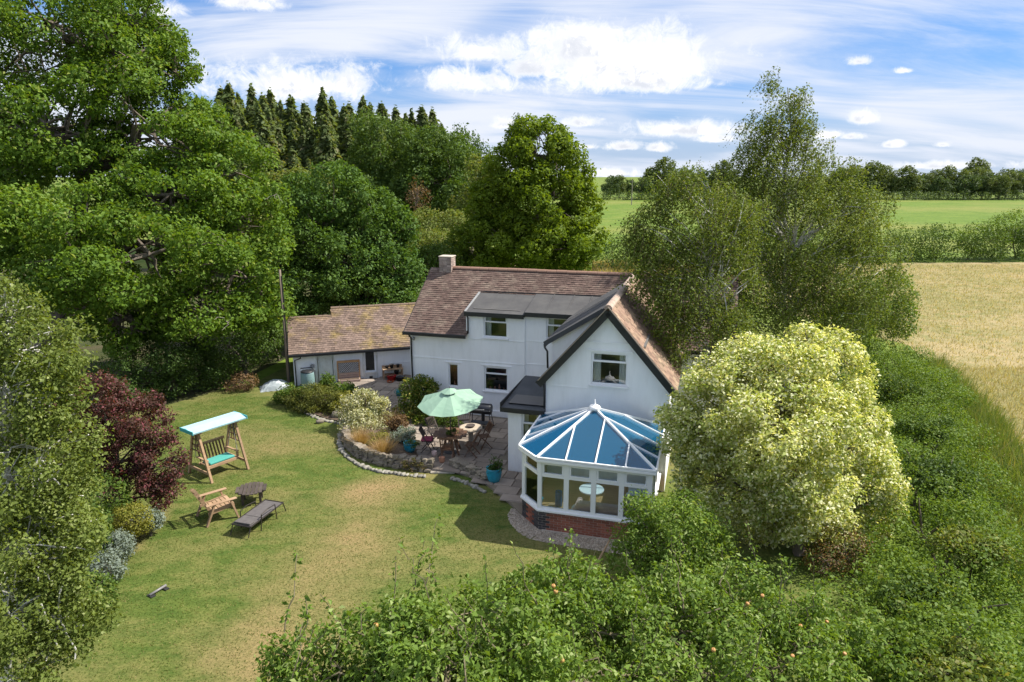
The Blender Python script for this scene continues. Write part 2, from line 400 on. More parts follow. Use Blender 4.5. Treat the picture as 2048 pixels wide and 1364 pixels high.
def wall_cells(mb, xs, zs, yf, keep, depth=.14, rev=()):
    for i in range(len(xs) - 1):
        for j in range(len(zs) - 1):
            xc, zc = (xs[i] + xs[i + 1]) / 2, (zs[j] + zs[j + 1]) / 2
            if keep(xc, zc): mb.quad((xs[i], yf, zs[j]), (xs[i + 1], yf, zs[j]), (xs[i + 1], yf, zs[j + 1]), (xs[i], yf, zs[j + 1]))
    for (a, b, c, d) in rev: reveal(mb, a, b, c, d, yf, depth)
def reveal(mb, x0, x1, z0, z1, yf, depth=.14):
    y1 = yf + depth
    mb.quad((x0, yf, z0), (x0, y1, z0), (x0, y1, z1), (x0, yf, z1)); mb.quad((x1, yf, z0), (x1, yf, z1), (x1, y1, z1), (x1, y1, z0))
    mb.quad((x0, yf, z1), (x0, y1, z1), (x1, y1, z1), (x1, yf, z1)); mb.quad((x0, yf, z0), (x1, yf, z0), (x1, y1, z0), (x0, y1, z0))
def window(par, x0, x1, z0, z1, yf, top=.3, sill=True, lintel=True, curtain='LR', fw=.055, items=0, room=True):
    y = yf + .07
    m = MB(); zt = z1 - (z1 - z0) * top if top else None
    m.box(x0, x0 + fw, y - .02, y + .05, z0, z1).box(x1 - fw, x1, y - .02, y + .05, z0, z1)
    m.box(x0 + fw, x1 - fw, y - .02, y + .05, z0, z0 + fw).box(x0 + fw, x1 - fw, y - .02, y + .05, z1 - fw, z1)
    if zt:
        m.box(x0 + fw, x1 - fw, y - .03, y + .05, zt - .03, zt + .03)
        for q in (0, 1):   # the opening top light's own sash
            xx = x0 + fw if q == 0 else x1 - fw - .03
            m.box(xx, xx + .03, y - .035, y + .045, zt + .03, z1 - fw)
    w = m.build('window', UPVC, par, bevel=.006)
    spans = [(z0 + fw, (zt - .03) if zt else z1 - fw)] + ([(zt + .03, z1 - fw)] if zt else [])
    for (a, b) in spans: MB().box(x0 + fw - .004, x1 - fw + .004, y + .005, y + .017, a - .004, b + .004).build('pane', GLASS, w)
    if sill: MB().box(x0 - .06, x1 + .06, yf - .07, yf + .05, z0 - .06, z0 - .003).build('sill', UPVC, w, bevel=.008)
    if lintel: MB().box(x0 - .16, x1 + .16, yf - .035, yf + .02, z1 + .05, z1 + .10).build('lintel', WHITE_WALL, w, bevel=.006)
    for s in curtain:
        m = MB(); cw = (x1 - x0) * .2; xa = x0 + fw if s == 'L' else x1 - fw - cw
        k = 9
        for i in range(k):
            xi, xj = xa + cw * i / k, xa + cw * (i + 1) / k; yi = y + .14 + .03 * (i % 2); yj = y + .14 + .03 * ((i + 1) % 2)
            m.quad((xi, yi, z0 - .05), (xj, yj, z0 - .05), (xj, yj, z1), (xi, yi, z1))
        m.build('curtain', CURTAIN, w)
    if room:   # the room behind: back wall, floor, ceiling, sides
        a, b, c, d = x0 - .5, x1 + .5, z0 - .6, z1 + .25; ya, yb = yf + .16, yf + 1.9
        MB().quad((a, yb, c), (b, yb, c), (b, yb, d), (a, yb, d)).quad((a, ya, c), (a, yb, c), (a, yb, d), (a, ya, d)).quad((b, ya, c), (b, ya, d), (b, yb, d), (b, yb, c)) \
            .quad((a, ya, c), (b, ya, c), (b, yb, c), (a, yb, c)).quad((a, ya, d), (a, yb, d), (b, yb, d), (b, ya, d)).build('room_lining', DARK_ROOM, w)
    rr = random.Random(int(x0 * 100 + z0 * 7))
    for k in range(items):
        xi = x0 + .12 + (x1 - x0 - .24) * (k + .5) / items; r = rr.uniform(.04, .075); h = rr.uniform(.12, .26)
        MB().lathe([(r * .7, 0), (r, h * .4), (r * .5, h * .8), (r * .65, h)], (xi, y + .1, z0 + .0), 10).build('ornament', pmat('ornament%d' % rr.randint(0, 3), [(.6, .55, .48), (.25, .35, .3), (.5, .25, .18), (.7, .7, .68)][rr.randint(0, 3)], rough=.4), w, True)
    return w

# ---- main range walls
LW = [(3.32, 4.36, 1.2, 2.23), (1.72, 2.17, 1.22, 2.24)]
UW = [(3.32, 4.34, 3.5, 4.4), (5.95, 7.02, 3.58, 4.46)]
mw = MB()
xs = sorted({0, 2.63, 5.08, 7.3, 13.1} | {q for w in LW + UW[:1] for q in w[:2]}); zs = sorted({0, 3.56, 4.42} | {q for w in LW + UW[:1] for q in w[2:]})
inh = lambda x, z, W: any(a < x < b and c < z < d for (a, b, c, d) in W)
wall_cells(mw, [x for x in xs if x <= 5.08], zs, 0, lambda x, z: not inh(x, z, LW + UW) and (z < 3.56 or x > 2.63), rev=LW + UW[:1])
W2 = [UW[1]]
xs2 = sorted({5.08, 5.95, 7.02, 7.3}); zs2 = sorted({0, 3.58, 4.46, 4.52})
wall_cells(mw, xs2, zs2, .05, lambda x, z: not inh(x, z, W2), rev=W2)
mw.quad((5.08, 0, 0), (5.08, .05, 0), (5.08, .05, 4.5), (5.08, 0, 4.5))
mw.quad((7.3, .05, 0), (13.1, .05, 0), (13.1, .05, 3.56), (7.3, .05, 3.56))
for x in (0, 13.1):                                    # end gables
    p = [(x, 0, 0), (x, 6, 0), (x, 6, 3.56), (x, 3, 5.72), (x, 0, 3.56)]
    mw.quad(*(p if x else p[::-1]))
mw.quad((0, 6, 0), (0, 6, 3.56), (13.1, 6, 3.56), (13.1, 6, 0))
mw.quad((2.63, 0, 3.5), (2.63, 0, 4.45), (2.63, 1.75, 4.95), (2.63, 1.75, 4.6))
wall = mw.build('wall', WHITE_WALL, house)
m = MB()                                               # plinth and drip mouldings stand proud of the render
m.box(-.03, 5.86, -.04, .02, .0, .34)
m.build('plinth', WHITE_WALL, wall, bevel=.01)
MB().box(.02, 5.078, -.022, .02, 2.43, 2.455).build('string_moulding', WHITE_WALL, wall)
MB().box(5.09, 7.1, .028, .07, 2.47, 2.495).build('string_moulding', WHITE_WALL, wall)
MB().box(2.66, 5.07, -.02, .02, 3.395, 3.418).build('string_moulding', WHITE_WALL, wall)
MB().box(5.09, 7.1, .03, .07, 3.44, 3.463).build('string_moulding', WHITE_WALL, wall)
window(house, *LW[0], 0, .28, items=4, curtain='')
window(house, *LW[1], 0, 0, sill=False, items=1, curtain='')
window(house, *UW[0], 0, .28, lintel=False, curtain='L')
window(house, *UW[1], .05, .36, lintel=False, curtain='L')

# ---- tiled roofs
def tiles(name, mat, p0, ud, W, wv, parent, gauge=.125, tw=.17, keep=None, seed=1, th=.024):
    rng = np.random.default_rng(seed)
    p0 = np.array(p0, float); ud = np.array(ud, float); wv = np.array(wv, float); Ls = np.linalg.norm(wv); wd = wv / Ls; nd = np.cross(ud, wd)
    rows = int(Ls / gauge); cols = int(W / tw) + 1
    V = []; 
    for r in range(rows):
        off = -(tw / 2) * (r % 2)
        a = np.clip(np.arange(cols + 1) * tw + off, 0, W); b = np.clip(a + tw - .006, 0, W)
        ok = (b - a) > .03; a = a[ok]; b = b[ok]
        if keep is not None:
            k = np.array([keep(x, r * gauge) for x in (a + b) / 2]); a = a[k]; b = b[k]
        n = len(a)
        if not n: continue
        j = rng.normal(0, .004, n); up0 = r * gauge + rng.normal(0, .005, n); up1 = up0 + gauge + .03
        hh = th + rng.normal(0, .004, n)
        def pt(x, u, h): return p0 + x[:, None] * ud + u[:, None] * wd + h[:, None] * nd
        V.append(np.stack([pt(a, up0, hh), pt(b, up0, hh + j), pt(b, up1, hh * 0 + .004), pt(a, up1, hh * 0 + .004), pt(a, up0, hh * 0 - .005), pt(b, up0, hh * 0 - .005)], 1))
    V = np.concatenate(V); n = len(V)
    base = np.array([[0, 1, 2, 3], [4, 5, 1, 0], [4, 0, 3, 3], [5, 2, 1, 1]])
    F = []
    for i in range(n):
        k = i * 6; F += [(k, k + 1, k + 2, k + 3), (k + 4, k + 5, k + 1, k), (k + 4, k, k + 3), (k + 5, k + 2, k + 1)]
    me = bpy.data.meshes.new(name); me.from_pydata(V.reshape(-1, 3).tolist(), [], F); me.materials.append(mat)
    o = link(name, me, parent); tag(o, kind='stuff'); return o
def ridge_run(par, p, q, mat=RIDGE, step=.45, r=.12):
    p = Vector(p); q = Vector(q); d = (q - p); n = max(1, int(round(d.length / step))); st = d.length / n
    me = None
    for k in range(n):
        if me is None:
            m = MB()
            for i in range(8):
                a, b = math.pi * i / 8, math.pi * (i + 1) / 8
                for (ra, ra2, s0, s1) in ((r, r, 0, st - .012),):
                    m.quad((s0, -math.cos(a) * r, math.sin(a) * r), (s0, -math.cos(b) * r, math.sin(b) * r), (s1, -math.cos(b) * r, math.sin(b) * r), (s1, -math.cos(a) * r, math.sin(a) * r))
                m.quad((0, 0, 0), (0, -math.cos(b) * r, math.sin(b) * r), (0, -math.cos(a) * r, math.sin(a) * r))
                m.quad((st - .012, 0, 0), (st - .012, -math.cos(a) * r, math.sin(a) * r), (st - .012, -math.cos(b) * r, math.sin(b) * r))
            me = m.mesh('ridge_tile', mat)
        o = link('ridge_tile', me, par); o.location = p + d * (k / n) + Vector((0, 0, random.uniform(-.006, .006)))
        o.rotation_euler = (0, -math.atan2(d.z, math.hypot(d.x, d.y)), math.atan2(d.y, d.x))

rf = MB()
rf.slab([(-.15, -.22, 3.55), (2.62, -.22, 3.55), (2.62, 1.75, 4.967), (7.4, 1.75, 4.967), (7.4, 3, 5.87), (-.15, 3, 5.87)], .06)
rf.slab([(7.4, -.22, 3.55), (13.25, -.22, 3.55), (13.25, 3, 5.868), (7.4, 3, 5.868)], .06)
rf.slab([(13.25, 6.22, 3.55), (-.15, 6.22, 3.55), (-.15, 3, 5.868), (13.25, 3, 5.868)], .06)
roof = rf.build('roof', TILE, house)
tiles('roof_tiles', TILE, (-.17, -.24, 3.56), (1, 0, 0), 13.44, (0, 3.24, 2.333), roof, keep=lambda x, u: not (2.77 < x < 7.4 and u < 2.4), seed=2)
tiles('roof_tiles', TILE, (13.27, 6.24, 3.56), (-1, 0, 0), 13.44, (0, -3.24, 2.333), roof, gauge=.28, tw=.4, seed=3)
ridge_run(roof, (.85, 3, 5.86), (13.27, 3, 5.86))
m = MB(); m.box(-.2, 2.62, -.33, -.24, 3.44, 3.58); m.build('gutter', BLACK, house, bevel=.01)
m = MB(); m.box(11.4, 13.2, -.33, -.24, 3.44, 3.58); m.build('gutter', BLACK, house, bevel=.01)
for x in (-.16, 13.26): MB().beam((x, -.25, 3.5), (x, 3, 5.82), .03, .14).build('bargeboard', BLACK, roof)
MB().tube([(.08, -.28, 3.46), (.08, -.2, 3.36), (.08, -.06, 3.28), (.08, -.06, .1)], .035, 8).build('downpipe', BLACK, house, True)
m = MB().tube([(.2, -.02, 3.3), (.26, -.16, 3.28)], .025, 6).tube([(.26, -.14, 3.3), (.26, -.22, 3.24)], [.05, .07], 8); m.build('floodlight', LEAD, house)
MB().tube([(2.66, -.14, 4.35), (2.66, -.06, 4.28), (2.66, -.06, 3.62)], .03, 8).build('downpipe', BLACK, house, True)
MB().box(2.57, 2.628, -.03, .02, 3.62, 4.36).build('corner_trim', UPVC, house)

# ---- facade dormer roof
dr = MB()
dr.slab([(2.55, -.16, 4.55), (5.08, -.16, 4.55), (5.08, 1.82, 5.04), (2.55, 1.82, 5.04)], .05)
dr.slab([(5.085, -.12, 4.65), (8.2, -.12, 4.65), (8.2, 1.9, 5.10), (5.085, 1.9, 5.10)], .05)
dorm = dr.build('dormer_roof', FELT, house)
for x in (3.4, 4.25, 5.9, 6.75, 7.5): 
    za = 4.552 if x < 5 else 4.652; zb = 5.042 if x < 5 else 5.102
    MB().beam((x, -.1, za), (x, 1.8, zb), .05, .012).build('felt_seam', FELT, dorm)
MB().box(2.54, 5.075, -.20, -.16, 4.38, 4.56).build('fascia', BLACK, dorm, bevel=.008)
MB().box(5.09, 7.6, -.16, -.121, 4.48, 4.66).build('fascia', BLACK, dorm, bevel=.008)
MB().beam((2.56, -.1, 4.56), (2.56, 1.8, 5.05), .09, .03).build('flashing', LEAD, dorm)
MB().beam((2.6, 1.83, 5.06), (8.0, 1.9, 5.12), .07, .05).build('flashing', BLACK, dorm)

# ---- chimney
ch = MB().box(.34, .88, 2.74, 3.26, 5.2, 6.42).build('chimney', MORTAR, house)
m = MB(); rr = random.Random(4)
for c in range(9):
    z = 5.62 + c * .085
    for f in range(4):
        for k in range(3):
            a = -.02 + k * .2 + (.1 if c % 2 else 0) - (.1 if c % 2 else 0); w = .185
            t0, t1 = .32 + k * .19, .32 + k * .19 + .18
            s0, s1 = 2.72 + k * .185, 2.72 + k * .185 + .175
            if f == 0: m.box(t0, t1, 2.715, 2.76, z, z + .072)
            elif f == 1: m.box(t0, t1, 3.24, 3.285, z, z + .072)
            elif f == 2: m.box(.318, .36, s0, s1, z, z + .072)
            else: m.box(.86, .902, s0, s1, z, z + .072)
o = m.build('brickwork', BRICK_CH, ch); tag(o, kind='stuff')
MB().box(.29, .93, 2.69, 3.31, 6.385, 6.44).build('chimney_cap', MORTAR, ch, bevel=.02)
MB().box(.30, .92, 2.68, 3.32, 5.3, 5.6).build('lead_apron', LEAD, ch, bevel=.02)

# ---- front gable wing
GL, GR, GA = 7.17, 11.14, 9.155                       # left wall, right wall, ridge x
GY = -5.13
EZ = 3.5; AZT = 5.86
gsl = (AZT - EZ) / (GA - GL)
lx = lambda z: GL if z <= EZ else GL + (z - EZ) / gsl
rx = lambda z: GR if z <= EZ else GR - (z - EZ) / gsl
GW = (8.64, 9.81, 3.46, 4.52)
gm = MB(); zl = [0, GW[2], EZ, GW[3], AZT]
for a, b in zip(zl[:-1], zl[1:]):
    if GW[2] <= (a + b) / 2 <= GW[3]:
        gm.quad((lx(a), GY, a), (GW[0], GY, a), (GW[0], GY, b), (lx(b), GY, b)); gm.quad((GW[1], GY, a), (rx(a), GY, a), (rx(b), GY, b), (GW[1], GY, b))
    elif b == AZT: gm.quad((lx(a), GY, a), (rx(a), GY, a), (GA, GY, b))
    else: gm.quad((lx(a), GY, a), (rx(a), GY, a), (rx(b), GY, b), (lx(b), GY, b))
reveal(gm, *GW, GY)
gm.quad((GL, GY, 0), (GL, GY, EZ), (GL, 0.05, EZ), (GL, 0.05, 0)); gm.quad((GR, GY, 0), (GR, 0.05, 0), (GR, 0.05, EZ), (GR, GY, EZ))
gw = gm.build('gable_wall', WHITE_WALL, house)
MB().box(8.35, 10.05, GY - .03, GY + .02, 4.84, 4.885).build('moulding', WHITE_WALL, gw, bevel=.008)
MB().box(7.2, 8.55, GY - .018, GY + .02, 3.30, 3.32).build('moulding', WHITE_WALL, gw)
window(house, *GW, GY, .27, items=0, curtain='LR')
wr = MB(); RZ = 5.98; ex0, ex1 = 6.97, 11.34; EV = 3.44
wr.slab([(ex1, -5.3, EV), (ex1, 3, EV), (GA, 3, RZ), (GA, -5.3, RZ)], .07)
wr.slab([(ex0, .0, EV), (ex0, -5.3, EV), (GA, -5.3, RZ), (GA, .0, RZ)], .07)
wroof = wr.build('gable_roof', TILE_O, house)
tiles('roof_tiles', TILE_O, (ex1 + .02, -5.33, EV + .01), (0, 1, 0), 8.3, (GA - ex1, 0, RZ - EV), wroof, gauge=.15, tw=.2, seed=5)
tiles('roof_tiles', TILE, (ex0 - .02, -4.3, EV + .01), (0, -1, 0), 1.03, (GA - ex0, 0, RZ - EV), wroof, gauge=.14, tw=.2, seed=6)
ridge_run(wroof, (GA, -5.33, RZ + .0), (GA, 2.4, RZ + .0), pmat('pale_ridge_tile', (.3, .22, .17), (.4, .31, .25), 4, .9, isl=.2), r=.13)
for (xa, nm) in ((ex0 - .02, 'bargeboard'), (ex1 + .02, 'bargeboard')):
    MB().beam((xa, -5.335, EV - .09), (GA, -5.335, RZ - .09), .035, .25).build(nm, BLACK, wroof)
    MB().beam((xa, -5.36, EV + .065), (GA, -5.36, RZ + .065), .07, .03).build('verge_strip', pmat('verge_mortar', (.3, .24, .19), rough=.9), wroof)
MB().box(6.9, 6.97, -5.25, -4.45, EV - .08, EV + .02).build('gutter', BLACK, wroof)
MB().tube([(7.1, -5.17, EV - .1), (7.14, -5.19, EV - .35), (7.14, -5.19, 2.5)], .035, 8).build('downpipe', BLACK, house, True)
# felt-roofed dormer on the wing's left slope
DY = -4.4; dz = lambda x: 4.62 + (x - 7.0) * (RZ + .02 - 4.62) / (GA - 7.0)
dw = MB(); sz = lambda x: EV + (x - ex0) * (RZ - EV) / (GA - ex0)
dw.quad((7.2, DY, sz(7.2) - .05), (8.95, DY, sz(8.95) - .02), (8.95, DY, dz(8.95) - .05), (7.2, DY, dz(7.2) - .05))
dw.quad((7.2, DY, 3.4), (7.2, DY, dz(7.2) - .05), (7.2, .3, dz(7.2) - .05), (7.2, .3, 3.4))
dwall = dw.build('dormer_cheek', WHITE_WALL, house)
d2 = MB().slab([(6.98, -4.5, dz(6.98)), (GA, -4.5, dz(GA)), (GA, 1.2, dz(GA)), (6.98, 1.2, dz(6.98))], .05).build('dormer_roof', FELT, house)
MB().beam((6.96, -4.53, dz(6.96) - .06), (8.9, -4.53, dz(8.9) - .06), .04, .15).build('fascia', FELT_DARK, d2)
MB().box(6.93, 6.975, -4.5, 0.0, dz(6.9) - .16, dz(6.9) + .02).build('fascia', BLACK, d2)
for y in (-3.4, -2.3, -1.2): MB().beam((7.0, y, dz(7.0) + .003), (GA - .05, y, dz(GA - .05) + .003), .05, .012).build('felt_seam', FELT, d2)
MB().tube([(6.95, -4.5, 4.5), (7.0, -4.58, 4.4), (7.08, -4.6, 4.3), (7.1, -4.6, 3.72)], .035, 8).build('downpipe', BLACK, house, True)
# ---- lean-to porch in the angle
PX0 = 5.87
PWN = (6.34, 7.0, 1.0, 2.26)
pm = MB(); xs = [PX0, PWN[0], PWN[1], GL - .002]; zs = [0, PWN[2], PWN[3], 2.36]
wall_cells(pm, xs, zs, GY + .003, lambda x, z: not inh(x, z, [PWN]), rev=[PWN])
pm.quad((PX0, GY, 0), (PX0, GY, 2.36), (PX0, -2.2, 2.5), (PX0, -2.2, 0)); pm.quad((PX0, -2.2, 0), (PX0, -2.2, 2.5), (GL, -2.2, 2.5), (GL, -2.2, 0))
pw = pm.build('porch_wall', WHITE_WALL, house)
window(house, *PWN, GY + .003, .3, lintel=False, curtain='LR')
pr = MB().slab([(PX0 - .2, GY - .16, 2.44), (GL - .01, GY - .16, 2.44), (GL - .01, -2.05, 2.62), (PX0 - .2, -2.05, 2.62)], .1).build('porch_roof', FELT_DARK, house)
MB().box(PX0 - .23, GL - .01, GY - .2, GY - .162, 2.28, 2.45).build('fascia', BLACK, pr, bevel=.01)
MB().box(PX0 - .235, PX0 - .202, GY - .16, -2.05, 2.36, 2.6).build('fascia', BLACK, pr)

# ================================================================== conservatory
cons = empty('conservatory', HO, -HA, 'white framed conservatory with blue glass hipped roof on a red brick base', 'conservatory')
PL = [(7.15, -5.14), (7.15, -7.95), (7.8, -8.6), (10.95, -8.6), (10.95, -5.14)]
BZ = .62
cb = MB()
def offs(poly, d):
    out = []
    n = len(poly)
    for k in range(n):
        p = Vector(poly[k])
        ns = []
        for (a, b) in ((k - 1, k), (k, k + 1)):
            if a < 0 or b >= n: continue
            e = (Vector(poly[b]) - Vector(poly[a])).normalized(); ns.append(Vector((e.y, -e.x)) * -1)
        if len(ns) == 1: q = p - ns[0] * d
        else:
            mvec = (ns[0] + ns[1]).normalized(); q = p - mvec * (d / max(.3, mvec.dot(ns[0])))
        out.append((q.x, q.y))
    return out
# outward for this winding is the left-hand... computed so that positive d grows the plan
GSG = 1 if offs(PL, .1)[2][1] < PL[2][1] else -1
def grow(d): return offs(PL, d * GSG)
inn = grow(-.1)
for k in range(4):
    a, b, c, d = PL[k], PL[k + 1], inn[k + 1], inn[k]
    cb.prism([a, d, c, b], 0, BZ)
base = cb.build('base_wall', MORTAR, cons)
# bricks, one by one on the two faces in view
BL, BH, BG = .215, .062, .013
def brick_mesh(nm, L_, mat):
    b = MB().box(0, L_, -.012, .05, 0, BH); me = b.mesh(nm, mat); return me
def brick_face(p, q, single):
    p = Vector((*p, 0)); q = Vector((*q, 0)); d = q - p; Lf = d.length; ang = math.atan2(d.y, d.x)
    full = brick_mesh('brick', BL, BRICK); dark = brick_mesh('brick', BL, BRICK_DK); cut = {}
    mj = MB(); rr = random.Random(int(Lf * 100))
    for r in range(8):
        z = .035 + r * (BH + BG); x = -(BL + BG) / 2 * (r % 2)
        while x < Lf - .02:
            x0, x1 = max(x, 0.0), min(x + BL, Lf)
            if x1 - x0 > .03:
                corner = x1 < .33 and single or (single and x1 > Lf - .22 and Lf < 2)
                if single:
                    if abs(x1 - x0 - BL) < 1e-4: me = dark if corner or (r == 7 and rr.random() < .0) else full
                    else:
                        key = (round(x1 - x0, 3), corner)
                        if key not in cut: cut[key] = brick_mesh('brick', x1 - x0, BRICK_DK if corner else BRICK)
                        me = cut[key]
                    o = link('brick', me, base); o.location = p + d.normalized() * x0 + Vector((0, 0, z)); o.rotation_euler = (0, 0, ang)
                    o.location += Vector((d.normalized().y, -d.normalized().x, 0)) * rr.uniform(-.002, .003)
                else:
                    dn = d.normalized(); a = p + dn * x0; b = p + dn * x1; nn = Vector((dn.y, -dn.x, 0)) * .012
                    mj.slab([tuple(a + nn + Vector((0, 0, z))), tuple(b + nn + Vector((0, 0, z))), tuple(b + nn + Vector((0, 0, z + BH))), tuple(a + nn + Vector((0, 0, z + BH)))], .03)
            x += BL + BG
    if not single: tag(mj.build('side_brickwork', BRICK, base), kind='stuff')
brick_face(PL[1], PL[2], True); brick_face(PL[2], PL[3], True); brick_face(PL[0], PL[1], False); brick_face(PL[3], PL[4], False)
# sill band
s_out = grow(.07); sm = MB()
s_in = grow(-.12)
for k in range(4): sm.prism([s_out[k], s_in[k], s_in[k + 1], s_out[k + 1]], BZ + .002, BZ + .06)
sm.build('sill', UPVC, cons, bevel=.008)
MB().box(7.9, 10.9, -8.66, -8.615, 0, .05).build('footing', MORTAR, cons)
FZ0, FZ1, TR = BZ + .06, 2.16, 1.72
def bay(p, q, n, first=True, last=True):
    p = Vector((*p, 0)); q = Vector((*q, 0)); d = q - p
    dn = d.normalized(); up = Vector((0, 0, 1))
    for k in range(n):
        a = p + d * (k / n); b = p + d * ((k + 1) / n); w = (b - a).length
        m = MB(); ax = lambda s, z: tuple(a + dn * s + up * z)
        m.beam(ax(.035, FZ0), ax(.035, FZ1), .07, .07, dn); m.beam(ax(w - .035, FZ0), ax(w - .035, FZ1), .07, .07, dn)
        m.beam(ax(.07, FZ0 + .035), ax(w - .07, FZ0 + .035), .066, .07); m.beam(ax(.07, FZ1 - .03), ax(w - .07, FZ1 - .03), .066, .06)
        m.beam(ax(.07, TR), ax(w - .07, TR), .068, .075)
        m.beam(ax(.092, TR + .04), ax(.092, FZ1 - .06), .04, .078, dn); m.beam(ax(w - .092, TR + .04), ax(w - .092, FZ1 - .06), .04, .078, dn)
        m.beam(ax(.11, TR + .06), ax(w - .11, TR + .06), .078, .04); m.beam(ax(.11, FZ1 - .08), ax(w - .11, FZ1 - .08), .078, .04)
        wo = m.build('window', UPVC, cons)
        MB().beam(ax(.06, (FZ0 + TR) / 2), ax(w - .06, (FZ0 + TR) / 2), .012, TR - FZ0 - .07).build('pane', GLASS, wo)
        MB().beam(ax(.1, (TR + FZ1) / 2), ax(w - .1, (TR + FZ1) / 2), .012, FZ1 - TR - .12).build('top_pane', GLASS, wo)
ctr = grow(-.04)
bay(ctr[0], ctr[1], 3); bay(ctr[1], ctr[2], 1); bay(ctr[2], ctr[3], 4); bay(ctr[3], ctr[4], 4)
for k in (1, 2, 3): MB().box(ctr[k][0] - .055, ctr[k][0] + .055, ctr[k][1] - .055, ctr[k][1] + .055, FZ0, FZ1 + .05).build('corner_post', UPVC, cons)
# eaves beam and gutter
EO = grow(.13); EI = grow(-.08); EZ2 = 2.28
em = MB()
for k in range(4): em.prism([EO[k], EI[k], EI[k + 1], EO[k + 1]], FZ1 + .003, EZ2 - .03)
em.build('gutter', UPVC, cons, bevel=.015)
# hipped glass roof
AP = Vector((9.03, -6.62, 3.16))
E = [Vector((p[0], p[1], EZ2)) for p in grow(.11)]
def clip(poly, ax, lo, hi):
    def half(pl, sgn, c):
        out = []
        for i in range(len(pl)):
            a, b = pl[i], pl[(i + 1) % len(pl)]; da, db = sgn * (a[ax] - c), sgn * (b[ax] - c)
            if da >= 0: out.append(a)
            if da * db < 0: out.append(a + (b - a) * (da / (da - db)))
        return out
    pl = half(poly, 1, lo)
    return half(pl, -1, hi) if len(pl) > 2 else pl
def facet(tri, ax, n):
    lo, hi = min(p[ax] for p in tri), max(p[ax] for p in tri)
    e0, e1 = tri[0][ax], tri[1][ax]
    cuts = [e0 + (e1 - e0) * k / n for k in range(n + 1)] if n else []
    cuts = sorted(cuts); cuts[0] = lo; cuts[-1] = hi
    for a, b in zip(cuts[:-1], cuts[1:]):
        pl = clip(tri, ax, a + .001, b - .001)
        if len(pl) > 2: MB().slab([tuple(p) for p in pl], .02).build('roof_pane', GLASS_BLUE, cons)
    for c in cuts[1:-1]:
        pts = []
        for i in range(3):
            a, b = tri[i], tri[(i + 1) % 3]
            if (a[ax] - c) * (b[ax] - c) < 0: pts.append(a + (b - a) * ((c - a[ax]) / (b[ax] - a[ax])))
        if len(pts) == 2: MB().beam(pts[0] + Vector((0, 0, .02)), pts[1] + Vector((0, 0, .02)), .038, .05).build('roof_bar', UPVC, cons)
facet([E[0], E[1], AP], 1, 4); facet([E[2], E[3], AP], 0, 4); facet([E[3], E[4], AP], 1, 4); 
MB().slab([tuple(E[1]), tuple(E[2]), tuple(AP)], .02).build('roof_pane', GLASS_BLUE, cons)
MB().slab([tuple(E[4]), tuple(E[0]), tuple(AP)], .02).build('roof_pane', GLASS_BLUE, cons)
for e in E: MB().beam(e + Vector((0, 0, .025)), AP + Vector((0, 0, .025)), .052, .06).build('hip_bar', UPVC, cons)
for k in range(4): MB().beam(E[k] + Vector((0, 0, .01)), E[k + 1] + Vector((0, 0, .01)), .05, .05).build('eaves_bar', UPVC, cons)
MB().lathe([(.02, -.06), (.17, -.02), (.19, .03), (.15, .09), (.06, .12), (.03, .16), (.02, .22), (.008, .3)], tuple(AP), 16).build('finial', UPVC, cons, True)
MB().prism([(p[0], p[1]) for p in grow(-.1)], .02, .12).build('floor', WOODFLOOR, cons)

# things standing in the conservatory
def HP(x, y, z=0.): return tuple(HW(x, y, z))
PINK = pmat('dusty_pink_cloth', (.58, .38, .33), (.66, .46, .4), 4, .9); CREAM = pmat('cream_cloth', (.74, .72, .67), (.8, .78, .73), 4, .9)
def sofa(x, y, rz, w, mat, label, name='sofa'):
    t = empty(name, HP(x, y, .12), -HA + rz, label, name.split('_')[0] if '_' not in name else name.replace('_', ' '))
    MB().box(-w / 2 + .16, w / 2 - .16, -.38, .22, .1, .42).build('seat', mat, t, bevel=.05)
    MB().box(-w / 2 + .1, w / 2 - .1, .2, .42, .1, .82).build('backrest', mat, t, bevel=.07)
    for s in (-1, 1): MB().box(*( (s * w / 2 - .16, s * w / 2) if s > 0 else (-w / 2, -w / 2 + .16)), -.4, .4, .06, .6).build('arm', mat, t, bevel=.06)
    for sx in (-1, 1):
        for sy in (-1, 1): MB().box(sx * (w / 2 - .12) - .03, sx * (w / 2 - .12) + .03, sy * .32 - .03, sy * .32 + .03, 0, .1).build('leg', TIMBER_DK, t)
    return t
sofa(9.55, -8.0, math.pi, 1.6, PINK, 'dusty pink sofa with its back to the conservatory front windows')
sofa(10.5, -6.6, -math.pi / 2, .9, CREAM, 'cream armchair at the right inside the conservatory', 'armchair')
t = empty('vase', HP(8.28, -8.1, .12), 0, 'tall blue cylinder vase behind the conservatory front window', 'vase')
MB().lathe([(.1, .46), (.105, .5), (.105, .9), (.1, .93), (.085, .93), (.085, .7)], n=18).build('vase_body', pmat('cobalt', (.01, .07, .22), rough=.3), t, True)
MB().box(-.3, .3, -.18, .18, .42, .46).build('stand_top', TIMBER, t); 
for sx in (-1, 1):
    for sy in (-1, 1): MB().box(sx * .26 - .02, sx * .26 + .02, sy * .14 - .02, sy * .14 + .02, 0, .42).build('leg', TIMBER, t)
t = empty('side_table', HP(9.05, -6.9, .12), .3, 'round white side table in the middle of the conservatory', 'table')
MB().lathe([(.36, .5), (.38, .52), (.38, .55), (.0, .55)], n=24).build('table_top', UPVC, t); MB().lathe([(.22, 0), (.22, .03), (.035, .05), (.035, .5)], n=14).build('pedestal', UPVC, t)
t = empty('footstool', HP(8.9, -7.9, .12), .2, 'cream round footstool left of the pink sofa', 'footstool')
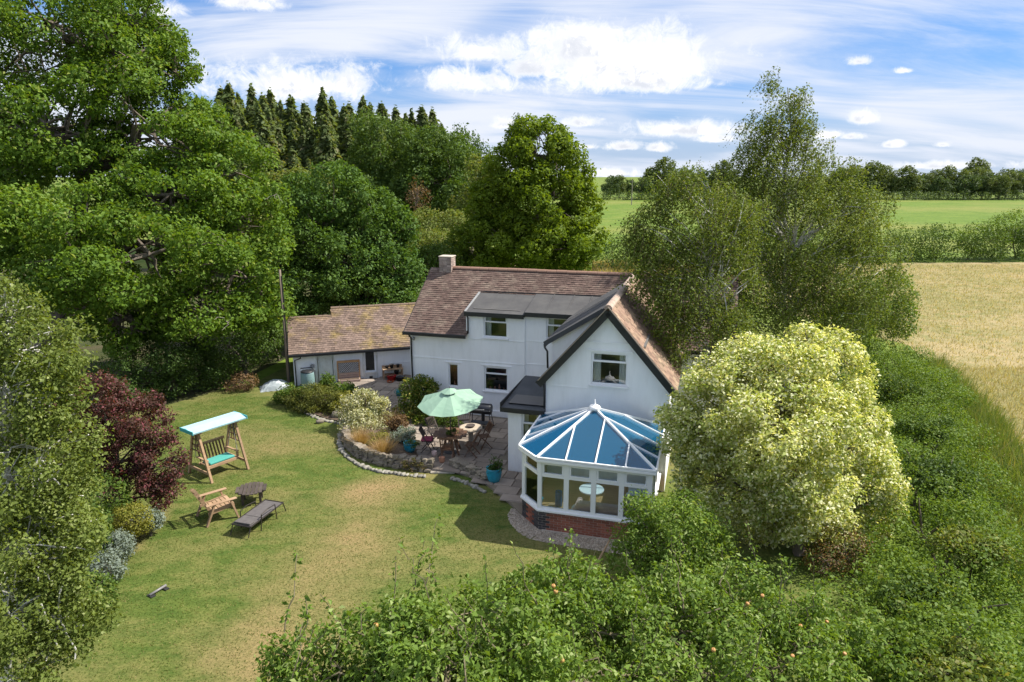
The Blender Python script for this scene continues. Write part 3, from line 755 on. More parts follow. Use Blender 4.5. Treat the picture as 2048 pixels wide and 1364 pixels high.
MB().lathe([(.24, .06), (.28, .12), (.29, .34), (.24, .42), (.0, .44)], n=20).build('cushion', CREAM, t, True); MB().lathe([(.2, 0), (.2, .06)], n=12).build('base', TIMBER_DK, t)
t = empty('floor_plant', HP(7.5, -7.5, .12), 0, 'leafy pot plant in the left corner of the conservatory', 'plant')
MB().lathe([(.12, 0), (.17, .3), (.18, .32), (.14, .32)], n=16).build('pot', TEAL_GLAZE, t, True)
CONS_PLANT = t

# ================================================================== outbuilding
AA = R(16.5); AO = (-10.584, 31.827, 0)
annex = empty('outbuilding', AO, AA, 'low white outbuilding with mossy pink tiled roof left of the cottage', 'outbuilding')
def AWp(x, y, z=0.): return np.array([AO[0] + x * math.cos(AA) - y * math.sin(AA), AO[1] + x * math.sin(AA) + y * math.cos(AA), z])
OW = [(3.38, 3.92, .42, 1.6)]
OD = [(1.12, 1.86, -.02, 1.55)]
am = MB(); xs = sorted({0, 8.2} | {q for w in OW + OD for q in w[:2]}); zs = sorted({-.3, 1.64} | {q for w in OW + OD for q in w[2:]})
wall_cells(am, xs, zs, 0, lambda x, z: not inh(x, z, OW + OD), rev=OW + OD, depth=.1)
am.quad((0, 0, -.3), (0, 0, 1.64), (0, 2.2, 2.85), (0, 4.4, 1.64), (0, 4.4, -.3)); am.quad((0, 4.4, -.3), (0, 4.4, 1.64), (8.2, 4.4, 1.64), (8.2, 4.4, -.3))
aw = am.build('wall', WHITE_WALL, annex)
MB().box(4.2, 8, -.02, .02, .78, .80).build('string_moulding', WHITE_WALL, aw)
asl = .55
ar = MB()
ar.slab([(-.15, -.18, 1.62), (1.98, -.18, 1.62), (1.98, 2.2, 2.93), (-.15, 2.2, 2.93)], .06)
ar.slab([(1.985, -.18, 1.62), (8.3, -.18, 1.62), (8.3, 2.75, 3.232), (1.985, 2.75, 3.232)], .06)
ar.slab([(1.98, 4.6, 1.6), (-.15, 4.6, 1.6), (-.15, 2.2, 2.92), (1.98, 2.2, 2.92)], .06)
ar.slab([(8.3, 5.1, 1.9), (1.985, 5.1, 1.9), (1.985, 2.75, 3.225), (8.3, 2.75, 3.225)], .06)
arf = ar.build('roof', TILE_P, annex)
tiles('roof_tiles', TILE_P, (-.18, -.2, 1.63), (1, 0, 0), 2.17, (0, 2.4, 1.32), arf, gauge=.15, tw=.16, seed=11)
tiles('roof_tiles', TILE_P, (1.985, -.2, 1.63), (1, 0, 0), 6.4, (0, 2.95, 1.623), arf, gauge=.15, tw=.16, seed=12)
ridge_run(arf, (-.18, 2.2, 2.93), (1.98, 2.2, 2.93), TILE_P, r=.09); ridge_run(arf, (1.985, 2.75, 3.23), (8.3, 2.75, 3.23), TILE_P, r=.09)
MB().box(-.22, 7.9, -.30, -.2, 1.50, 1.62).build('gutter', BLACK, annex, bevel=.01)
MB().box(1.95, 1.985, 2.15, 2.8, 2.8, 3.2).build('step_verge', TILE_P, arf)
MB().tube([(.36, -.25, 1.52), (.36, -.2, 1.42), (.08, -.06, 1.3), (.08, -.06, -.1)], .03, 8).build('downpipe', BLACK, annex, True)
PAINT_W = pmat('worn_white_paint', (.56, .57, .55), (.66, .67, .65), 4, .7, dirt=(.33, .3, .25), dscale=3, damt=.6)
dd = MB().box(1.15, 1.83, .045, .08, -.0, 1.52).build('plank_door', PAINT_W, annex)
MB().box(1.24, 1.74, .03, .044, .62, 1.42).build('door_panel', PAINT_W, dd, bevel=.01); MB().box(1.24, 1.74, .03, .044, .06, .5).build('door_panel', PAINT_W, dd, bevel=.01)
MB().box(1.06, 1.12, -.03, .03, -.02, 1.6).build('door_post', PAINT_W, dd); MB().box(1.86, 1.92, -.03, .03, -.02, 1.6).build('door_post', PAINT_W, dd)
window(annex, *OW[0], 0, 0, sill=False, lintel=False, curtain='')
st = MB().box(3.38, 3.92, -.012, .05, -.25, .36).build('stable_door', PAINT_W, annex)
MB().box(3.58, 3.74, -.03, -.014, -.02, .2).build('cat_flap', BLACK, st); MB().box(3.36, 3.94, -.07, -.013, .36, .42).build('ledge', PAINT_W, st)
MB().box(3.28, 3.37, -.03, .02, -.25, 1.62).box(3.93, 4.02, -.03, .02, -.25, 1.62).build('door_frame', PAINT_W, st)
MB().box(3.3, 4.05, -.45, -.03, -.02, .05).build('doorstep', SLABM, st)

# ================================================================== patio, walls, edging
def inpoly(p, poly):
    x, y = p[0], p[1]; c = False; n = len(poly)
    for i in range(n):
        a, b = poly[i], poly[(i + 1) % n]
        if (a[1] > y) != (b[1] > y) and x < (b[0] - a[0]) * (y - a[1]) / (b[1] - a[1]) + a[0]: c = not c
    return c
PZ = .12
patio_poly = [Gd(690, 792, 0)[:2], AWp(2.0, -.5)[:2], AWp(2.0, -.02)[:2], AWp(8, -.02)[:2], HW(-.1, 3)[:2], HW(-.03, -.05)[:2], HW(5.85, -.05)[:2], HW(5.85, -5.15)[:2], HW(7.13, -5.15)[:2], HW(7.13, -7.95)[:2],
              Gd(1040, 1030)[:2], Gd(1022, 1012)[:2], Gd(990, 985)[:2], Gd(960, 962)[:2], Gd(905, 945)[:2], Gd(868, 945)[:2], Gd(832, 912)[:2], Gd(800, 868)[:2], Gd(782, 845)[:2], Gd(765, 805)[:2]]
pat = MB().prism([tuple(p) for p in patio_poly], -.02, PZ - .035).build('patio', SAND); tag(pat, kind='structure')
rr = random.Random(21)
slab_cache = {}
y = -9.5
while y < 5.5:
    rh = rr.choice((.42, .55, .62)); x = -7.0 + rr.uniform(-.4, 0)
    while x < 7.4:
        w = rr.choice((.42, .55, .62, .8, .9))
        cs = [HW(x + a, y + b)[:2] for a in (.05, w - .05) for b in (.05, rh - .05)]
        if sum(inpoly(c, patio_poly) for c in cs) >= 3:
            key = (w, rh)
            if key not in slab_cache:
                m = MB(); e = .012; a, b = w - .018, rh - .018
                i = 0
                m.v += [(0, 0, 0), (a, 0, 0), (a, b, 0), (0, b, 0), (e, e, .045), (a - e, e, .045), (a - e, b - e, .045), (e, b - e, .045)]
                m.f += [(4, 5, 6, 7), (0, 1, 5, 4), (1, 2, 6, 5), (2, 3, 7, 6), (3, 0, 4, 7)]
                slab_cache[key] = m.mesh('paving_slab', SLABM)
            o = link('paving_slab', slab_cache[key], pat); o.location = HW(x, y, PZ - .04 + rr.uniform(-.004, .006)); o.rotation_euler = (rr.uniform(-.008, .008), rr.uniform(-.008, .008), -HA + rr.uniform(-.006, .006))
        x += w
    y += rh

def stone_mesh(seed, n=2):
    rg = random.Random(seed); m = MB()
    # a squared-off lump: a 3x3x3 shell pushed about
    import itertools
    idx = {}
    g_ = [-.5, 0, .5]
    for p in itertools.product(range(3), repeat=3):
        if p == (1, 1, 1): continue
        q = [g_[k] for k in p]; ext = sum(abs(c) > .1 for c in q)
        s = {1: 1.0, 2: .9, 3: .8}[ext]
        idx[p] = len(m.v); m.v.append(tuple(c * s + rg.uniform(-.1, .1) for c in q))
    for ax in range(3):
        for side in (0, 2):
            for i in range(2):
                for j in range(2):
                    def key(a, b):
                        k = [0, 0, 0]; k[ax] = side; o2 = [q for q in range(3) if q != ax]; k[o2[0]] = a; k[o2[1]] = b; return tuple(k)
                    f = [idx[key(i, j)], idx[key(i + 1, j)], idx[key(i + 1, j + 1)], idx[key(i, j + 1)]]
                    if (side == 0) != (ax == 1): f = f[::-1]
                    m.f.append(tuple(f))
    return m
STONES = [stone_mesh(k).mesh('stone', STONE) for k in range(9)]
COB = [stone_mesh(40 + k).mesh('edging_stone', pmat('pale_edging_stone', (.2, .185, .155), (.32, .3, .25), 6, .95, objr=.3), True) for k in range(4)]
def path_walk(pts, step):
    pts = [np.array(p[:2]) for p in pts]; out = []; carry = 0
    for a, b in zip(pts[:-1], pts[1:]):
        d = b - a; Ld = np.linalg.norm(d); s = carry
        while s < Ld: out.append((a + d * s / Ld, math.atan2(d[1], d[0]))); s += step
        carry = s - Ld
    return out
def smooth_path(pts, it=2):
    pts = [np.array(p[:2], float) for p in pts]
    for _ in range(it):
        q = [pts[0]]
        for a, b in zip(pts[:-1], pts[1:]): q += [a * .75 + b * .25, a * .25 + b * .75]
        q.append(pts[-1]); pts = q
    return pts
def stone_wall(name, pts, h, label, off=0., seed=1, courses=3):
    t = empty(name, (*pts[0][:2], 0), 0, label, 'stone wall'); rg = random.Random(seed); t0 = np.array([*pts[0][:2], 0])
    ch = h / courses
    for c in range(courses):
        L0 = rg.uniform(.2, .3)
        for (p, a) in path_walk(smooth_path(pts), L0):
            o = link('stone', rg.choice(STONES), t); s = rg.uniform(.9, 1.25)
            o.location = Vector((p[0] - t0[0], p[1] - t0[1], ch * (c + .5) + rg.uniform(-.02, .02))) + Vector((rg.uniform(-.03, .03), rg.uniform(-.03, .03) + .03 * c, 0))
            o.scale = (L0 * 1.1 * s, rg.uniform(.22, .34), ch * rg.uniform(1.05, 1.6)); o.rotation_euler = (rg.uniform(-.25, .25), rg.uniform(-.2, .2), a + rg.uniform(-.3, .3))
    return t
W1 = [Gd(708, 842), Gd(694, 862), Gd(692, 888), Gd(708, 908), Gd(742, 925), Gd(790, 934), Gd(840, 941), Gd(862, 942)]
W2 = [Gd(908, 938), Gd(940, 950), Gd(972, 968)]
stone_wall('garden_wall', W1, .42, 'curved low stone wall round the planted bed at the patio edge', seed=3)
stone_wall('garden_wall', W2, .34, 'short low mossy stone wall between the steps and the turquoise pot', seed=5)
def cobbles(pts, label, seed, step=.15):
    t = empty('stone_edging', (*pts[0][:2], 0), 0, label, 'edging'); rg = random.Random(seed); t0 = pts[0]
    for (p, a) in path_walk(smooth_path(pts), step):
        o = link('edging_stone', rg.choice(COB), t); o.location = (p[0] - t0[0] + rg.uniform(-.02, .02), p[1] - t0[1] + rg.uniform(-.02, .02), .03)
        o.scale = (rg.uniform(.09, .19), rg.uniform(.1, .24), rg.uniform(.07, .14)); o.rotation_euler = (rg.uniform(-.2, .2), rg.uniform(-.2, .2), a + rg.uniform(-.3, .3))
cobbles([Gd(692, 850), Gd(678, 872), Gd(680, 898), Gd(698, 920), Gd(738, 941), Gd(790, 949), Gd(850, 955)], 'ring of pale cobble edging outside the curved garden wall', 8)
cobbles([Gd(905, 958), Gd(940, 970), Gd(968, 985)], 'short run of pale cobble edging below the mossy wall', 9)
cobbles([Gd(585, 812), Gd(610, 826), Gd(645, 842), Gd(690, 850)], 'stone edging in front of the clipped shrubs', 10, .22)
# steps
t = empty('garden_steps', tuple(Gd(886, 944)), 0, 'two pale stone steps between the garden walls', 'steps')
MB().box(-.42, .42, -.16, .3, 0, .06).build('step', pmat('pale_step', (.42, .36, .28), (.52, .46, .37), 5, .9, dirt=(.2, .17, .12), damt=.4), t, bevel=.015)
MB().box(-.36, .36, .12, .6, .062, .125).build('step', MATS['pale_step'], t, bevel=.015)
# gravel strip round the conservatory
def gravel(name, pts, w, n, label, seed):
    rg = np.random.default_rng(seed); P = smooth_path(pts); m = MB(); ps = path_walk(P, .02)
    for k in range(n):
        p, a = ps[rg.integers(len(ps))]; q = p + np.array([-math.sin(a), math.cos(a)]) * rg.uniform(-w, w); s = rg.uniform(.015, .035); z = .012 + rg.uniform(0, .02)
        i = len(m.v); t_ = rg.uniform(0, 6.28)
        for j in range(3): m.v.append((q[0] + s * math.cos(t_ + j * 2.1), q[1] + s * math.sin(t_ + j * 2.1), z - .008))
        m.v.append((q[0], q[1], z + s * .7)); m.f += [(i, i + 1, i + 3), (i + 1, i + 2, i + 3), (i + 2, i, i + 3)]
    tag(m.build(name, GRAVEL), label, 'gravel', kind='stuff')
gp = [HW(7.0, -7.6), HW(7.0, -8.1), HW(7.6, -8.85), HW(8.2, -8.95), HW(9.6, -8.95), HW(10.9, -9.0)]
gs = MB()
for a, b in zip(smooth_path(gp)[:-1], smooth_path(gp)[1:]):
    d = (b - a) / np.linalg.norm(b - a); nrm = np.array([-d[1], d[0]]) * .3
    gs.quad((*(a - nrm), .011), (*(b - nrm), .011), (*(b + nrm), .011), (*(a + nrm), .011))
tag(gs.build('gravel_bed', pmat('gravel_base', (.3, .24, .18), (.42, .35, .28), 30, 1., bump=.6, bscale=60)), kind='structure')
gravel('gravel', gp, .3, 6000, 'pale gravel strip at the foot of the conservatory wall', 3)
# planted bed behind the curved wall
bed = [Gd(706, 845), Gd(698, 865), Gd(698, 888), Gd(715, 905), Gd(745, 920), Gd(790, 929), Gd(840, 936), Gd(832, 905), Gd(800, 868), Gd(778, 845)]
m = MB(); cxy = np.mean([b[:2] for b in bed], 0); n = len(bed)
for k in range(n):
    a, b = bed[k], bed[(k + 1) % n]; a2 = cxy + (a[:2] - cxy) * .5; b2 = cxy + (b[:2] - cxy) * .5
    m.quad((a[0], a[1], .16), (b[0], b[1], .16), (*b2, .3), (*a2, .3)); m.quad((*a2, .3), (*b2, .3), (*cxy, .34))
tag(m.build('flower_bed', SOIL), kind='structure')
bed2 = [Gd(575, 800), Gd(600, 818), Gd(650, 838), Gd(692, 846), Gd(720, 820), Gd(700, 793), Gd(640, 790), Gd(585, 785)]
tag(MB().prism([tuple(p[:2]) for p in bed2], 0.0, .05).build('shrub_bed', SOIL), kind='structure')

# ================================================================== garden furniture
TEALC = pmat('teal_cushion', (.06, .30, .26), (.09, .37, .32), 3, .85); CANOPY = pmat('pale_blue_canvas', (.30, .48, .55), (.37, .56, .62), 2, .8); CANTEAL = pmat('teal_canvas_edge', (.06, .38, .40), rough=.8)
t = empty('garden_swing_seat', (-10.18, 21.98, 0), R(-36), 'wooden garden swing seat with pale blue canopy and teal cushion', 'swing seat')
for sy in (-1, 1):
    for sx in (-1, 1): MB().beam((sx * .70, sy * .68, 0), (sx * .13, sy * .68, 1.72), .075, .075, (0, 1, 0)).build('leg', TIMBER, t)
    tr = MB()
    w = lambda z: .70 - (.57) * z / 1.72
    for z in (.98, 1.18, 1.38, 1.58): tr.beam((-w(z), sy * .68, z), (w(z), sy * .68, z), .03, .03)
    for f in (-.38, .0, .38): tr.beam((f * w(.98), sy * .665, .98), (f * w(1.66), sy * .665, 1.66), .025, .025, (0, 1, 0))
    tr.build('trellis', TIMBER_BR, t)
    MB().beam((-w(.3), sy * .69, .3), (w(.3), sy * .69, .3), .04, .09).build('cross_rail', TIMBER, t)
MB().beam((0, -.85, 1.74), (0, .85, 1.74), .08, .09).build('top_beam', TIMBER, t)
for sy in (-1, 1): MB().beam((-.32, sy * .68, 1.70), (.38, sy * .68, 1.70), .05, .07).build('canopy_bearer', TIMBER, t)
cn = MB().slab([(-.36, -.98, 1.83), (.0, -.98, 1.86), (.0, .98, 1.86), (-.36, .98, 1.83)], .05)
cn.slab([(.002, -.98, 1.86), (.42, -.98, 1.78), (.42, .98, 1.78), (.002, .98, 1.86)], .05); cno = cn.build('canopy', CANOPY, t)
MB().box(-.37, .43, -1.0, -.982, 1.72, 1.845).box(-.37, .43, .982, 1.0, 1.72, 1.845).build('canopy_valance', CANTEAL, cno)
st = MB()
for k in range(6): st.box(-.22 + k * .095, -.22 + k * .095 + .08, -.52, .52, .42, .445)
st.box(-.26, -.22, -.55, .55, .36, .44).box(.33, .37, -.55, .55, .36, .45); st.build('seat', TIMBER, t)
for k in range(9):
    yy = -.46 + k * .115; MB().beam((-.25, yy, .46), (-.42, yy, .98), .02, .085, (1, 0, 0)).build('back_slat', TIMBER_BR, t)
MB().beam((-.43, -.55, 1.0), (-.43, .55, 1.0), .05, .09).build('back_rail', TIMBER, t)
MB().box(-.16, .32, -.46, .46, .447, .53).build('cushion', TEALC, t, bevel=.03)
for sy in (-1, 1):
    MB().box(-.3, .36, sy * .56 - .04, sy * .56 + .04, .64, .67).box(.28, .34, sy * .56 - .03, sy * .56 + .03, .44, .64).build('arm', TIMBER, t)
    MB().tube([(.25, sy * .6, .66), (.02, sy * .66, 1.7)], .012, 5).build('hanging_chain', LEAD, t); MB().tube([(-.3, sy * .6, .66), (-.02, sy * .66, 1.7)], .012, 5).build('hanging_chain', LEAD, t)

t = empty('garden_armchair', (-8.86, 18.72, 0), R(42), 'slatted wooden garden armchair on the lawn beside the round table', 'armchair')
for k in range(6): MB().beam((-.22 + k * .115, -.3, .40 - (-.22 + k * .115) * -.14), (-.22 + k * .115, .3, .40 - (-.22 + k * .115) * -.14), .1, .025).build('seat_slat', TIMBER, t)
for k in range(6):
    yy = -.25 + k * .1; top = 1.06 - abs(k - 2.5) * .03
    MB().beam((-.26, yy, .38), (-.58, yy * 1.15, top), .022, .085, (1, 0, 0)).build('back_slat', TIMBER, t)
MB().beam((-.36, -.38, .62), (-.36, .38, .62), .03, .07).beam((-.52, -.34, .92), (-.52, .34, .92), .03, .07).build('back_rail', TIMBER, t)
for sy in (-1, 1):
    MB().box(-.42, .46, sy * .42 - .065, sy * .42 + .065, .62, .65).build('arm', TIMBER, t, bevel=.01)
    MB().beam((.28, sy * .42, .62), (.46, sy * .44, 0), .05, .09, (0, 1, 0)).build('leg', TIMBER, t); MB().beam((-.18, sy * .42, .62), (-.46, sy * .44, 0), .05, .09, (0, 1, 0)).build('leg', TIMBER, t)
    MB().beam((-.36, sy * .36, .34), (.40, sy * .36, .43), .03, .09).build('side_rail', TIMBER, t)

t = empty('round_garden_table', (-8.18, 19.72, 0), R(15), 'low round dark slatted table on the lawn by the lounger', 'table')
for k in range(8):
    x0 = -.46 + k * .115; c = x0 + .05; hw = math.sqrt(max(.02, .46 ** 2 - c ** 2))
    MB().box(x0, x0 + .1, -hw, hw, .42, .45).build('slat', TIMBER_DK, t)
MB().box(-.38, .38, -.24, -.18, .38, .42).box(-.38, .38, .18, .24, .38, .42).build('batten', TIMBER_DK, t)
for a in (-1, 1):
    for b in (-1, 1): MB().box(a * .26 - .035, a * .26 + .035, b * .21 - .035, b * .21 + .035, 0, .38).build('leg', TIMBER_DK, t)

GREYM = pmat('dark_grey_mesh', (.085, .075, .075), (.12, .11, .105), 8, .8); DMETAL = pmat('bronze_metal', (.06, .05, .045), rough=.4, metal=.6)
t = empty('sun_lounger', (-7.47, 18.3, 0), R(73), 'dark grey mesh sun lounger lying flat on the lawn', 'sun lounger')
MB().box(-.72, -.22, -.29, .29, .335, .35).box(-.2, .75, -.29, .29, .335, .35).build('mesh_panel', GREYM, t)
MB().tube([(-.75, -.32, .33), (.78, -.32, .35)], .018, 6).tube([(-.75, .32, .33), (.78, .32, .35)], .018, 6).tube([(-.75, -.32, .33), (-.75, .32, .33)], .018, 6).tube([(.78, -.32, .35), (.78, .32, .35)], .018, 6).tube([(-.21, -.32, .34), (-.21, .32, .34)], .016, 6).build('frame', DMETAL, t)
MB().box(-.71, -.5, -.27, .27, .352, .40).build('headrest', GREYM, t, bevel=.02)
for sy in (-1, 1):
    MB().tube([(-.35, sy * .34, 0), (-.3, sy * .36, .5), (-.02, sy * .36, .54), (.35, sy * .34, .5), (.4, sy * .34, 0)], .016, 6).build('side_frame', DMETAL, t)
    MB().tube([(.78, sy * .3, .35), (.9, sy * .3, 0.0)], .016, 6).build('leg', DMETAL, t); MB().tube([(-.72, sy * .3, .33), (-.86, sy * .3, 0.05)], .016, 6).build('leg', DMETAL, t)

t = empty('lawn_sprinkler', tuple(Gd(318, 1184)), R(60), 'small grey lawn sprinkler lying on the grass', 'sprinkler')
MB().tube([(-.24, 0, .05), (.2, 0, .08)], .03, 8).build('spray_bar', pmat('sprinkler_grey', (.2, .19, .19), rough=.4), t, True)
MB().box(-.26, -.14, -.1, .1, 0, .03).box(.1, .2, -.12, .12, 0, .04).build('base', pmat('sprinkler_black', (.03, .03, .03), rough=.5), t)

# patio set
PT = (-2.24, 23.38)
t = empty('patio_table', (*PT, PZ), 0, 'round wooden patio table under the green parasol', 'table')
for k in range(8):
    x0 = -.6 + k * .15; c = x0 + .07; hw = math.sqrt(max(.02, .61 ** 2 - c ** 2)); MB().box(x0, x0 + .138, -hw, hw, .70, .73).build('slat', TIMBER_BR, t)
MB().box(-.55, .55, -.05, .05, .655, .698).box(-.05, .05, -.5, .5, .6, .654).build('bearer', TIMBER_BR, t)
for a in range(4):
    an = math.pi / 4 + a * math.pi / 2; MB().beam((.18 * math.cos(an), .18 * math.sin(an), .66), (.45 * math.cos(an), .45 * math.sin(an), 0), .05, .06).build('leg', TIMBER_BR, t)
GREENC = pmat('sage_green_canvas', (.23, .37, .27), (.28, .42, .31), 2, .8)
t = empty('parasol', (*PT, PZ), R(12), 'open sage green parasol standing over the patio table', 'parasol')
MB().lathe([(.25, 0), (.25, .06), (.05, .1)], n=16).build('base', pmat('parasol_base', (.1, .1, .1), rough=.7), t)
MB().tube([(0, 0, .05), (0, 0, 2.38)], .022, 8).build('pole', TIMBER_DK, t)
n = 8
def canopy_pt(k, f):
    a = 2 * math.pi * k / n; r = 1.2 * f; z = 2.36 - .38 * f - .05 * f * f
    q = Vector((r * math.cos(a), r * math.sin(a), z - 2.2))      # the canopy is tipped on its tilt joint
    q.rotate(Matrix.Rotation(.11, 3, 'X') @ Matrix.Rotation(-.09, 3, 'Y')); return q + Vector((0, 0, 2.2))
for k in range(n):
    m = MB(); K = 5
    for i in range(K):
        f0, f1 = .17 + .83 * i / K, .17 + .83 * (i + 1) / K
        pa, pb, pc, pd = canopy_pt(k, f0), canopy_pt(k + 1, f0), canopy_pt(k + 1, f1), canopy_pt(k, f1)
        ma, mc = (pa + pb) / 2 - Vector((0, 0, .03 * f0)), (pc + pd) / 2 - Vector((0, 0, .045 * f1))
        m.quad(pa, pd, mc, ma); m.quad(ma, mc, pc, pb)
    m.build('canopy_panel', GREENC, t)
    MB().tube([canopy_pt(k, .03) - Vector((0, 0, .02)), canopy_pt(k, 1) - Vector((0, 0, .015))], .009, 5).build('rib', TIMBER_DK, t)
m = MB()
for k in range(n): m.quad(canopy_pt(k, .24) + Vector((0, 0, .07)), canopy_pt(k + 1, .24) + Vector((0, 0, .07)), Vector((0, -.04, 2.46)))
m.build('vent_cap', GREENC, t); MB().tube([(0, 0, 2.38), (0, 0, 2.52)], [.02, .01], 6).build('finial', TIMBER_DK, t)
def folding_chair(x, y, rz, label, mat=TIMBER_BR, cushion=None):
    t = empty('folding_chair', (x, y, PZ), rz, label, 'chair', 'patio chairs round the table')
    for sy in (-1, 1):
        MB().beam((.24, sy * .22, 0), (-.24, sy * .22, .92), .025, .045, (0, 1, 0)).build('back_leg', mat, t)
        MB().beam((-.22, sy * .19, 0), (.20, sy * .19, .46), .025, .045, (0, 1, 0)).build('front_leg', mat, t)
    for k in range(6): MB().box(-.16 + k * .068, -.16 + k * .068 + .055, -.2, .2, .44, .46).build('seat_slat', mat, t)
    for k in range(5):
        yy = -.15 + k * .075; MB().beam((-.10, yy, .64), (-.235, yy, .90), .012, .04, (1, 0, 0)).build('back_slat', mat, t)
    MB().beam((-.245, -.24, .92), (-.245, .24, .92), .03, .07).beam((-.095, -.22, .63), (-.095, .22, .63), .025, .05).build('back_rail', mat, t)
    if cushion: MB().box(-.2, .22, -.21, .21, .462, .53).build('cushion', cushion, t, bevel=.03)
    return t
CRIM = pmat('crimson_cushion', (.24, .03, .07), (.3, .06, .1), 5, .9)
folding_chair(-3.12, 23.45, R(0), 'folding chair with crimson cushion left of the patio table', TIMBER_DK, CRIM)
folding_chair(-2.3, 22.62, R(88), 'folding wooden chair on the lawn side of the patio table')
folding_chair(-1.42, 23.05, R(165), 'folding wooden chair right of the patio table, nearest the wall')
folding_chair(-1.0, 23.85, R(200), 'folding wooden chair right of the patio table, nearest the house porch')
folding_chair(-1.85, 24.95, R(-80), 'dark folding chair behind the table beside the barbecue', TIMBER_DK)
folding_chair(-2.95, 24.35, R(-35), 'dark folding chair half under the patio shrub', TIMBER_DK)
t = empty('stone_side_table', (-1.55, 24.15, PZ), 0, 'small round pale stone table beside the patio table', 'table')
PST = pmat('pale_table_stone', (.38, .31, .23), (.48, .41, .32), 5, .8)
MB().lathe([(.40, .60), (.44, .62), (.44, .67), (.40, .69), (.2, .69), (.0, .69)], n=24).build('table_top', PST, t); MB().lathe([(.26, 0), (.24, .05), (.1, .12), (.09, .55), (.2, .6)], n=14).build('pedestal', PST, t, True)
MB().lathe([(.10, .69), (.16, .74), (.17, .76), (.12, .75), (.0, .75)], n=16).build('dish', TIMBER_DK, t)
BBQ = pmat('black_enamel', (.02, .022, .028), rough=.35)
t = empty('barrel_barbecue', (-1.25, 25.9, PZ), R(-14), 'black barrel barbecue against the white cottage wall', 'barbecue')
m = MB(); m.tube([(-.45, 0, .80), (-.43, 0, .80), (.43, 0, .80), (.45, 0, .80)], [.19, .22, .22, .19], 20); m.build('barrel', BBQ, t, True)
MB().box(-.44, .44, -.225, -.2, .78, .81).build('lid_rim', LEAD, t); MB().tube([(-.2, -.24, .86), (-.2, -.29, .86), (.2, -.29, .86), (.2, -.24, .86)], .012, 6).build('handle', LEAD, t)
for sx in (-1, 1):
    for sy in (-1, 1): MB().tube([(sx * .38, sy * .1, .7), (sx * .46, sy * .3, 0)], .016, 6).build('leg', BBQ, t)
MB().box(-.42, .42, -.2, .2, .2, .22).build('shelf', BBQ, t); MB().tube([(.1, -.02, .6), (.1, -.02, .3)], .07, 10).build('ash_can', BBQ, t)

def pot(x, y, z, r, h, mat, label, name='plant_pot', soil=True):
    t = empty(name, (x, y, z), 0, label, 'plant pot')
    MB().lathe([(r * .62, 0), (r * .86, h * .3), (r * .98, h * .7), (r * .9, h * .9), (r, h), (r * .86, h), (r * .84, h * .9)], n=22).build('pot_body', mat, t, True)
    if soil: MB().lathe([(r * .84, h * .86), (0, h * .88)], n=16).build('soil', SOIL, t)
    return t
q = Gd(988, 968); POT1 = (q[0], q[1]); pot(q[0], q[1], .09, .27, .50, pmat('turquoise_glaze', (.015, .22, .33), (.03, .32, .43), 2, .2, spec=.6), 'large turquoise glazed pot at the corner of the paving')
POT2 = (-3.72, 23.25); pot(*POT2, .2, .24, .36, TEAL_GLAZE, 'dark teal glazed pot at the end of the planted bed')
TERRA = pmat('terracotta', (.42, .19, .11), (.5, .26, .16), 5, .85)
q = Gd(884, 925, .12); pot(q[0], q[1], .12, .11, .2, TERRA, 'small terracotta pot beside the top of the steps')
q = Gd(872, 921, .12); pot(q[0] - .05, q[1], .3, .1, .17, pmat('pale_pink_pot', (.55, .4, .36), rough=.8), 'small pale pink pot on the end of the curved wall')
pot(PT[0] + .12, PT[1] - .1, PZ + .73, .12, .13, TERRA, 'small herb pot on the patio table')

# things along the outbuilding
def AW2(x, y, z=0.): return tuple(AWp(x, y, z))
BUTT = pmat('grey_green_plastic', (.16, .25, .25), (.2, .3, .3), 3, .5)
t = empty('water_butt', AW2(.62, -.42, -.05), AA, 'grey green plastic water butt at the left end of the outbuilding', 'water butt')
MB().lathe([(.28, 0), (.32, .2), (.325, .24), (.33, .5), (.325, .54), (.31, .78), (.29, .84)], n=24).build('barrel', BUTT, t, True); MB().lathe([(.31, .84), (.31, .875), (.1, .9), (.0, .9)], n=24).build('lid', BLACK, t, True)
MB().tube([(.34, .1, 0), (.36, .1, .85), (.2, .2, .98), (-.3, .3, .95)], .025, 6).build('overflow_hose', BLACK, t)
t = empty('wall_ornament', AW2(.88, -.03, .95), AA, 'round grey sun ornament hanging on the outbuilding wall', 'ornament')
MB().tube([(0, 0, 0), (0, -.04, 0)], .1, 16).build('disc', LEAD, t)
for k in range(10):
    a = k * math.pi / 5; MB().beam((.1 * math.cos(a), -.02, .1 * math.sin(a)), (.15 * math.cos(a), -.02, .15 * math.sin(a)), .012, .03, (0, 1, 0)).build('ray', LEAD, t)
OT = pmat('orange_timber', (.36, .19, .08), (.44, .26, .12), 4, .7)
t = empty('trellis_planter', AW2(2.58, -.25, 0), AA, 'wooden planter with diamond lattice back against the outbuilding', 'planter')
MB().box(-.55, .55, .05, .13, 1.04, 1.14).box(-.55, -.49, .05, .12, 0, 1.04).box(.49, .55, .05, .12, 0, 1.04).build('frame', OT, t)
m = MB()
for k in range(-4, 11):
    for s in (-1, 1):
        x0 = -.49 + k * .1; pts = []
        z0, z1 = .54, 1.03
        xa, xb = (x0, x0 + .49) if s > 0 else (x0 + .49, x0)
        # clip to the frame
        def cl(x, z, x2, z2):
            if x < -.48: f = (-.48 - x) / (x2 - x); return -.48, z + (z2 - z) * f
            if x > .48: f = (.48 - x) / (x2 - x); return .48, z + (z2 - z) * f
            return x, z
        if max(xa, xb) < -.46 or min(xa, xb) > .46: continue
        p = cl(xa, z0, xb, z1); q = cl(xb, z1, xa, z0); m.beam((p[0], .08 + s * .006, p[1]), (q[0], .08 + s * .006, q[1]), .008, .032, (0, 1, 0))
